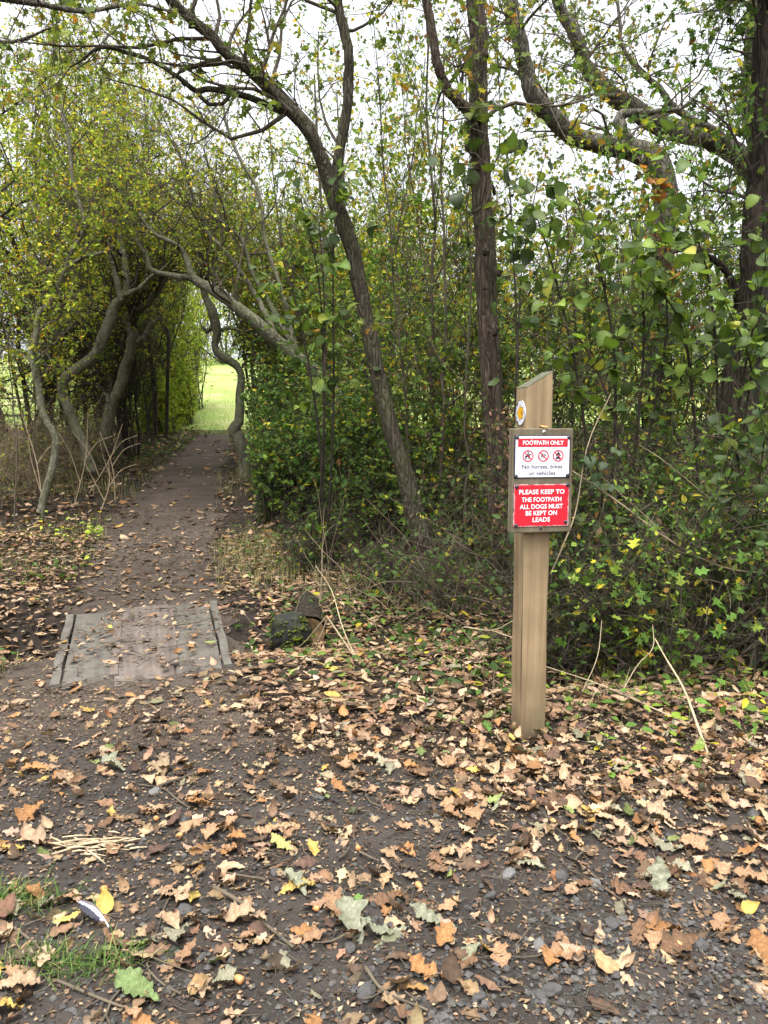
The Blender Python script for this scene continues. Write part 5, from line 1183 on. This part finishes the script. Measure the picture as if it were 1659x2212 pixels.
M['feather_grey'] = mat_plain('feather_grey', (.10, .085, .085), .7, .2); M['feather_pale'] = mat_plain('feather_pale', (.24, .25, .30), .7, .2); M['feather_dark'] = mat_plain('feather_dark', (.03, .03, .04), .7, .2)
vane('grey_vane', 1, .008, M['feather_grey'], .0, .95, .0); vane('pale_vane', -1, .011, M['feather_pale'], .12, .92, .0005); vane('dark_vane', -1, .021, M['feather_dark'], .2, .85, -.004)
# pale splintered wood
mb = MB(); c0 = G(205, 1842)
for k in range(46):
    a = rng.normal(.1, .35); ln = rng.uniform(.03, .11); p = np.array((c0[0] + rng.normal(0, .07), c0[1] + rng.normal(0, .035))); d = np.array((math.cos(a), math.sin(a))) * ln / 2
    zz = float(surf(p[0], p[1])) + rng.uniform(.004, .022)
    mb.add(*tubes(np.array([[(p[0] - d[0], p[1] - d[1], zz), (p[0], p[1], zz + .002), (p[0] + d[0], p[1] + d[1], zz)]]), np.array([[.0025, .0035, .0012]]), 4))
o = bpy.data.objects.new('wood_splinters', mb.mesh('wood_splinters', M['stalk'], c0)); col.objects.link(o); o.location = c0; tag(o, 'heap of pale wood splinters on the left of the track', 'splinters', None, 'stuff')
M['plank_grey'] = mat_wood('grey_stub', (.012, .012, .012), (.028, .028, .027), (.009, .009, .008), 2, 40, (.03, .04, .012))
# ------------------------------------------------------------------ log, timber stub and rotting planks
lg = W(668, 1350, 4.75); lb = np.array((lg[0], lg[1], ghf(lg[0], lg[1])))
log = thing('log', 'short cut log with a dark hollowed end beside the mossy stump', 'log', lb)
n = 12; ax = np.array((-.12, 1.0, .0)); ax = ax / np.linalg.norm(ax)
P = (lb + np.array((0, 0, .09)))[None] + ax[None] * np.linspace(0, .7, n)[:, None]
local_t = MB().add(*tubes(P[None], np.full((1, n), .105) * (1 + .03 * rng.normal(size=(1, n))), 18, .03, 7, lump=.06)); local_t.build('bark', M['bark_dark'], log)
M['end_grain'] = mat_wood('end_grain', (.12, .075, .035), (.20, .13, .06), (.06, .04, .022), 1, 30, None, .5)
v, nn = disc(.098, 20, 0, 0, 0, .012); mb = MB(); mb.add(np.vstack([v, [(0, .02, 0)]]), [(2 * nn, k, (k + 1) % nn) for k in range(nn)])
e = local(mb, 'cut_end', M['end_grain'], log); e.location = tuple(P[0] - lb); e.rotation_euler = (0, 0, -math.atan2(ax[0], ax[1]))
sb = W(625, 1355, 4.7); sb = np.array((sb[0], sb[1], ghf(sb[0], sb[1])))
stump = thing('timber_stub', 'moss-covered grey timber stub leaning by the cut log', 'timber', sb)
cv, cf = blob(sb + np.array((0, .06, .09)), (.125, .11, .165), 3, .03, 91)
cv = cv + .018 * np.stack([nz(cv[:, 1] * 3, cv[:, 2] * 3, .5, 4), nz(cv[:, 0] * 3, cv[:, 2] * 3, .5, 9), nz(cv[:, 0] * 3, cv[:, 1] * 3, .4, 15)], 1)
cv[:, 2] = np.minimum(cv[:, 2], sb[2] + .215 + .05 * (cv[:, 0] - sb[0]))
MB().add(cv, cf).build('timber', M['plank_grey'], stump)
mb = MB(); nrm = norm(cv - (sb + np.array((0, .06, .09))))
for i in rng.integers(0, len(cv), 900):
    p = cv[i]; q_ = nz(p[0] * 1.0, p[2] * 1.0 + p[1], .16, 3)
    if q_ < .02 - .5 * (p[0] - sb[0]) or p[2] > sb[2] + .2: continue
    v_, f_ = blob(p + nrm[i] * .002 + rng.normal(0, .004, 3), np.array((.011, .011, .008)) * rng.uniform(.5, 1.2), 0, .25); mb.add(v_, f_)
mb.build('moss', M['moss'], stump)
def plank(label, a, b, wdt, th, rise):
    A, B = W(*a), W(*b); A[2] = ghf(A[0], A[1]) + .01; B[2] = ghf(B[0], B[1]) + .02; c = (A + B) / 2; t = A.copy(); d = B - A; L_ = np.linalg.norm(d); u = d / L_; s = norm(np.cross(u, (0, 0, 1))); up = np.cross(s, u)
    n = 12; vv = []
    for k in range(n):
        p = A + d * k / (n - 1) + up * .006 * math.sin(k * 1.3)
        for x, z in ((-wdt / 2, 0), (wdt / 2, 0), (wdt / 2, th), (-wdt / 2, th)): vv.append(p + s * x + up * z)
    ff = [(k * 4 + q, k * 4 + (q + 1) % 4, k * 4 + 4 + (q + 1) % 4, k * 4 + 4 + q) for k in range(n - 1) for q in range(4)] + [(3, 2, 1, 0), (n * 4 - 4, n * 4 - 3, n * 4 - 2, n * 4 - 1)]
    me = MB().add(vv, ff).mesh('rotting_plank', M['plank_old'], A, False); o = bpy.data.objects.new('rotting_plank', me); col.objects.link(o); o.location = A; tag(o, label, 'plank'); bevel(o, .006)
plank('dark rotting plank in the undergrowth, nearer and lower of the two', (640, 1180, 6.3), (840, 1148, 6.6), .12, .10, 0)
plank('dark rotting plank in the undergrowth, farther and upper of the two', (615, 1162, 6.9), (800, 1120, 7.2), .12, .08, 0)
# ------------------------------------------------------------------ grass, ground plants
def blades(mb, x, y, h, pal, lean=.5, wdt=.0016):
    n = len(x); K = 4; a = rng.uniform(0, 6.28, n); l = lean * rng.random(n); hh = h * (.5 + .8 * rng.random(n))
    u = np.linspace(0, 1, K); d = np.stack([np.cos(a), np.sin(a)], 1)
    C = np.empty((n, K, 3)); C[..., :2] = np.stack([x, y], 1)[:, None] + d[:, None] * (hh * l)[:, None, None] * (u ** 2)[None, :, None]
    C[..., 2] = gh(x, y)[:, None] + hh[:, None] * (u - .25 * l[:, None] * u ** 2)
    sd = np.stack([-np.sin(a), np.cos(a), 0 * a], 1)[:, None] * (wdt * (1 - .85 * u))[None, :, None]
    V = np.stack([C - sd, C + sd], 2).reshape(n, K * 2, 3)
    f = np.array([(2 * k, 2 * k + 1, 2 * k + 3, 2 * k + 2) for k in range(K - 1)])
    mb.add(V.reshape(-1, 3), (f[None] + (np.arange(n) * K * 2)[:, None, None]).reshape(-1, 4), np.repeat(pick(pal, n), K * 2, 0))
PAL_GR = [(4, (.06, .12, .024)), (3, (.085, .15, .03)), (1, (.25, .25, .09))]
PAL_DG = [(3, (.14, .17, .05)), (2, (.28, .25, .12)), (2, (.38, .31, .17))]
for px, py, sx, sy, n, lab in ((40, 1960, .07, .03, 330, 'small tuft of green grass at the left edge of the track'), (150, 2105, .10, .03, 420, 'wider tuft of green grass at the lower left corner')):
    g = G(px, py); mb = MB(); blades(mb, g[0] + rng.normal(0, sx, n), g[1] + rng.normal(0, sy, n), .05, PAL_GR, 1.6, .0022)
    tag(mb.build('grass_tuft', M['grass']), lab, None, None, 'stuff')
mb = MB()
for (px, py, sx, sy, n, h) in ((540, 1190, .25, .4, 900, .12), (600, 1230, .25, .3, 500, .14), (180, 1150, .4, .35, 700, .09), (60, 1220, .4, .3, 500, .08), (130, 1060, .7, .4, 700, .2), (770, 1270, .5, .3, 500, .15), (20, 1470, .12, .2, 200, .08), (1300, 1500, .5, .2, 240, .12), (520, 1040, .3, .8, 700, .14), (300, 1020, .3, .9, 500, .12)):
    g = G(px, py); x = g[0] + rng.normal(0, sx, n); y = g[1] + rng.normal(0, sy, n); k = np.abs(x - pcx(y)) > phw(y) * .85
    blades(mb, x[k], y[k], h, PAL_DG, .9, .0022)
tag(mb.build('sparse_grass', M['grass']), 'sparse thin grass along both sides of the path', None, None, 'stuff')
mb = MB(); n = 12000; y = 16.3 + rng.random(n) ** 1.6 * 14; x = pcx(y) + rng.uniform(-3, 4.0, n); blades(mb, x, y, .10, [(4, (.19, .28, .07)), (3, (.26, .35, .10)), (1.5, (.33, .32, .13))], .9, .0045)
tag(mb.build('field_grass', M['grass']), 'bright green grass of the field beyond the tunnel', None, None, 'stuff')
# low ground cover
mb = MB()
for (px, py, sx, sy, n, s, pal) in ((800, 1330, .45, .3, 260, .055, PAL_GRN), (1000, 1400, .3, .3, 200, .05, PAL_DRK), (850, 1450, .5, .15, 120, .045, PAL_GRN), (1600, 1560, .3, .12, 110, .045, PAL_MIX), (1250, 1560, .25, .1, 60, .04, PAL_GRN), (850, 1370, .35, .3, 150, .05, PAL_DRK), (950, 1520, .3, .12, 60, .05, PAL_DRK), (1050, 1480, .2, .12, 50, .05, PAL_DRK), (420, 960, .4, .8, 700, .06, PAL_GRN), (300, 990, .3, .5, 400, .05, PAL_GRN), (200, 1160, .35, .3, 130, .05, PAL_LIT), (60, 1250, .4, .3, 120, .05, PAL_GRN), (620, 1180, .3, .4, 200, .045, PAL_GRN), (1300, 1440, .4, .2, 160, .045, PAL_MIX), (1480, 1480, .4, .2, 150, .045, PAL_MIX), (700, 1380, .25, .2, 60, .05, PAL_DRK), (30, 1450, .15, .15, 50, .05, PAL_GRN), (1420, 1650, .3, .12, 40, .035, PAL_MIX)):
    g = G(px, py); x = g[0] + rng.normal(0, sx, n); y = g[1] + rng.normal(0, sy, n); k = np.abs(x - pcx(y)) > phw(y) * .9; x, y = x[k], y[k]; n = len(x)
    pos = np.stack([x, y, gh(x, y) + .02 + .12 * rng.random(n) ** 2], 1)
    place_leaves(mb, OVAL, pos, rv(n) * (1, 1, .3), rv(n) * .5 + np.array([0, -.1, 1.0]), s * (.6 + .8 * rng.random(n)), pick(pal, n))
tag(mb.build('ground_cover', M['leaf']), 'low green ivy and seedlings on the woodland floor', None, None, 'stuff')
# clinging dead ivy leaves up the straight trunk
root = [o for o in bpy.data.objects if o.name == 'straight_oak'][0]
n = 260; py = rng.uniform(880, 1330, n); pos = np.array([W(np.interp(p, [880, 1330], [1076, 1097]) + rng.normal(8, 12), p, 5.27 + rng.uniform(-.03, .03)) for p in py])
mb = MB(); place_leaves(mb, OVAL, pos, rv(n) * (1, .4, 1) + np.array([0, 0, -.4]), rv(n) * .6 + np.array([0, -1, .2]), .035 * (.6 + .8 * rng.random(n)), pick([(4, (.17, .10, .06)), (2, (.28, .18, .09)), (1, (.08, .09, .035))], n)); mb.build('clinging_ivy', M['litter'], root)
# a dry leaf caught on top of the backing board
o = bpy.data.objects.new('dry_leaf', LM[3]); col.objects.link(o); ca, sa = math.cos(RZ), math.sin(RZ); lx, ly = .012, -H2 - BT / 2
put(o, (POST[0] + lx * ca - ly * sa, POST[1] + lx * sa + ly * ca, zb1 + gz + .006), .3, .15, .1, .055); o.color = (.48, .27, .11, 1); tag(o, 'small orange dry leaf resting on top of the sign backing board', 'leaf')

# thin bare stems standing through the undergrowth, dead grass-like debris
mb = MB(); n = 420; px = np.where(rng.random(n) < .5, rng.uniform(680, 1080, n), rng.uniform(1190, 1680, n)); d = np.where(px > 1150, rng.uniform(3.8, 6.2, n), rng.uniform(4.9, 7.5, n))
x = (px - 829.5) / FPX * d; P = np.empty((n, 6, 3)); P[:, 0] = np.stack([x, d, gh(x, d)], 1); dr = norm(rng.normal(size=(n, 3)) * (.5, .5, .2) + np.array([0, 0, 1.0])); st = rng.uniform(.06, .20, n)[:, None]
for k in range(1, 6):
    dr = norm(dr + rng.normal(size=(n, 3)) * .16 + np.array([0, 0, -.10])); P[:, k] = P[:, k - 1] + dr * st
P, Rr = keep(P, np.linspace(.0035, .0012, 6)[None] * rng.uniform(.6, 1.3, (n, 1)))
mb.add(*tubes(P, Rr, 4)); tag(mb.build('bramble_stems', M['cane']), 'thin bare bramble stems tangled through the undergrowth', None, None, 'stuff')
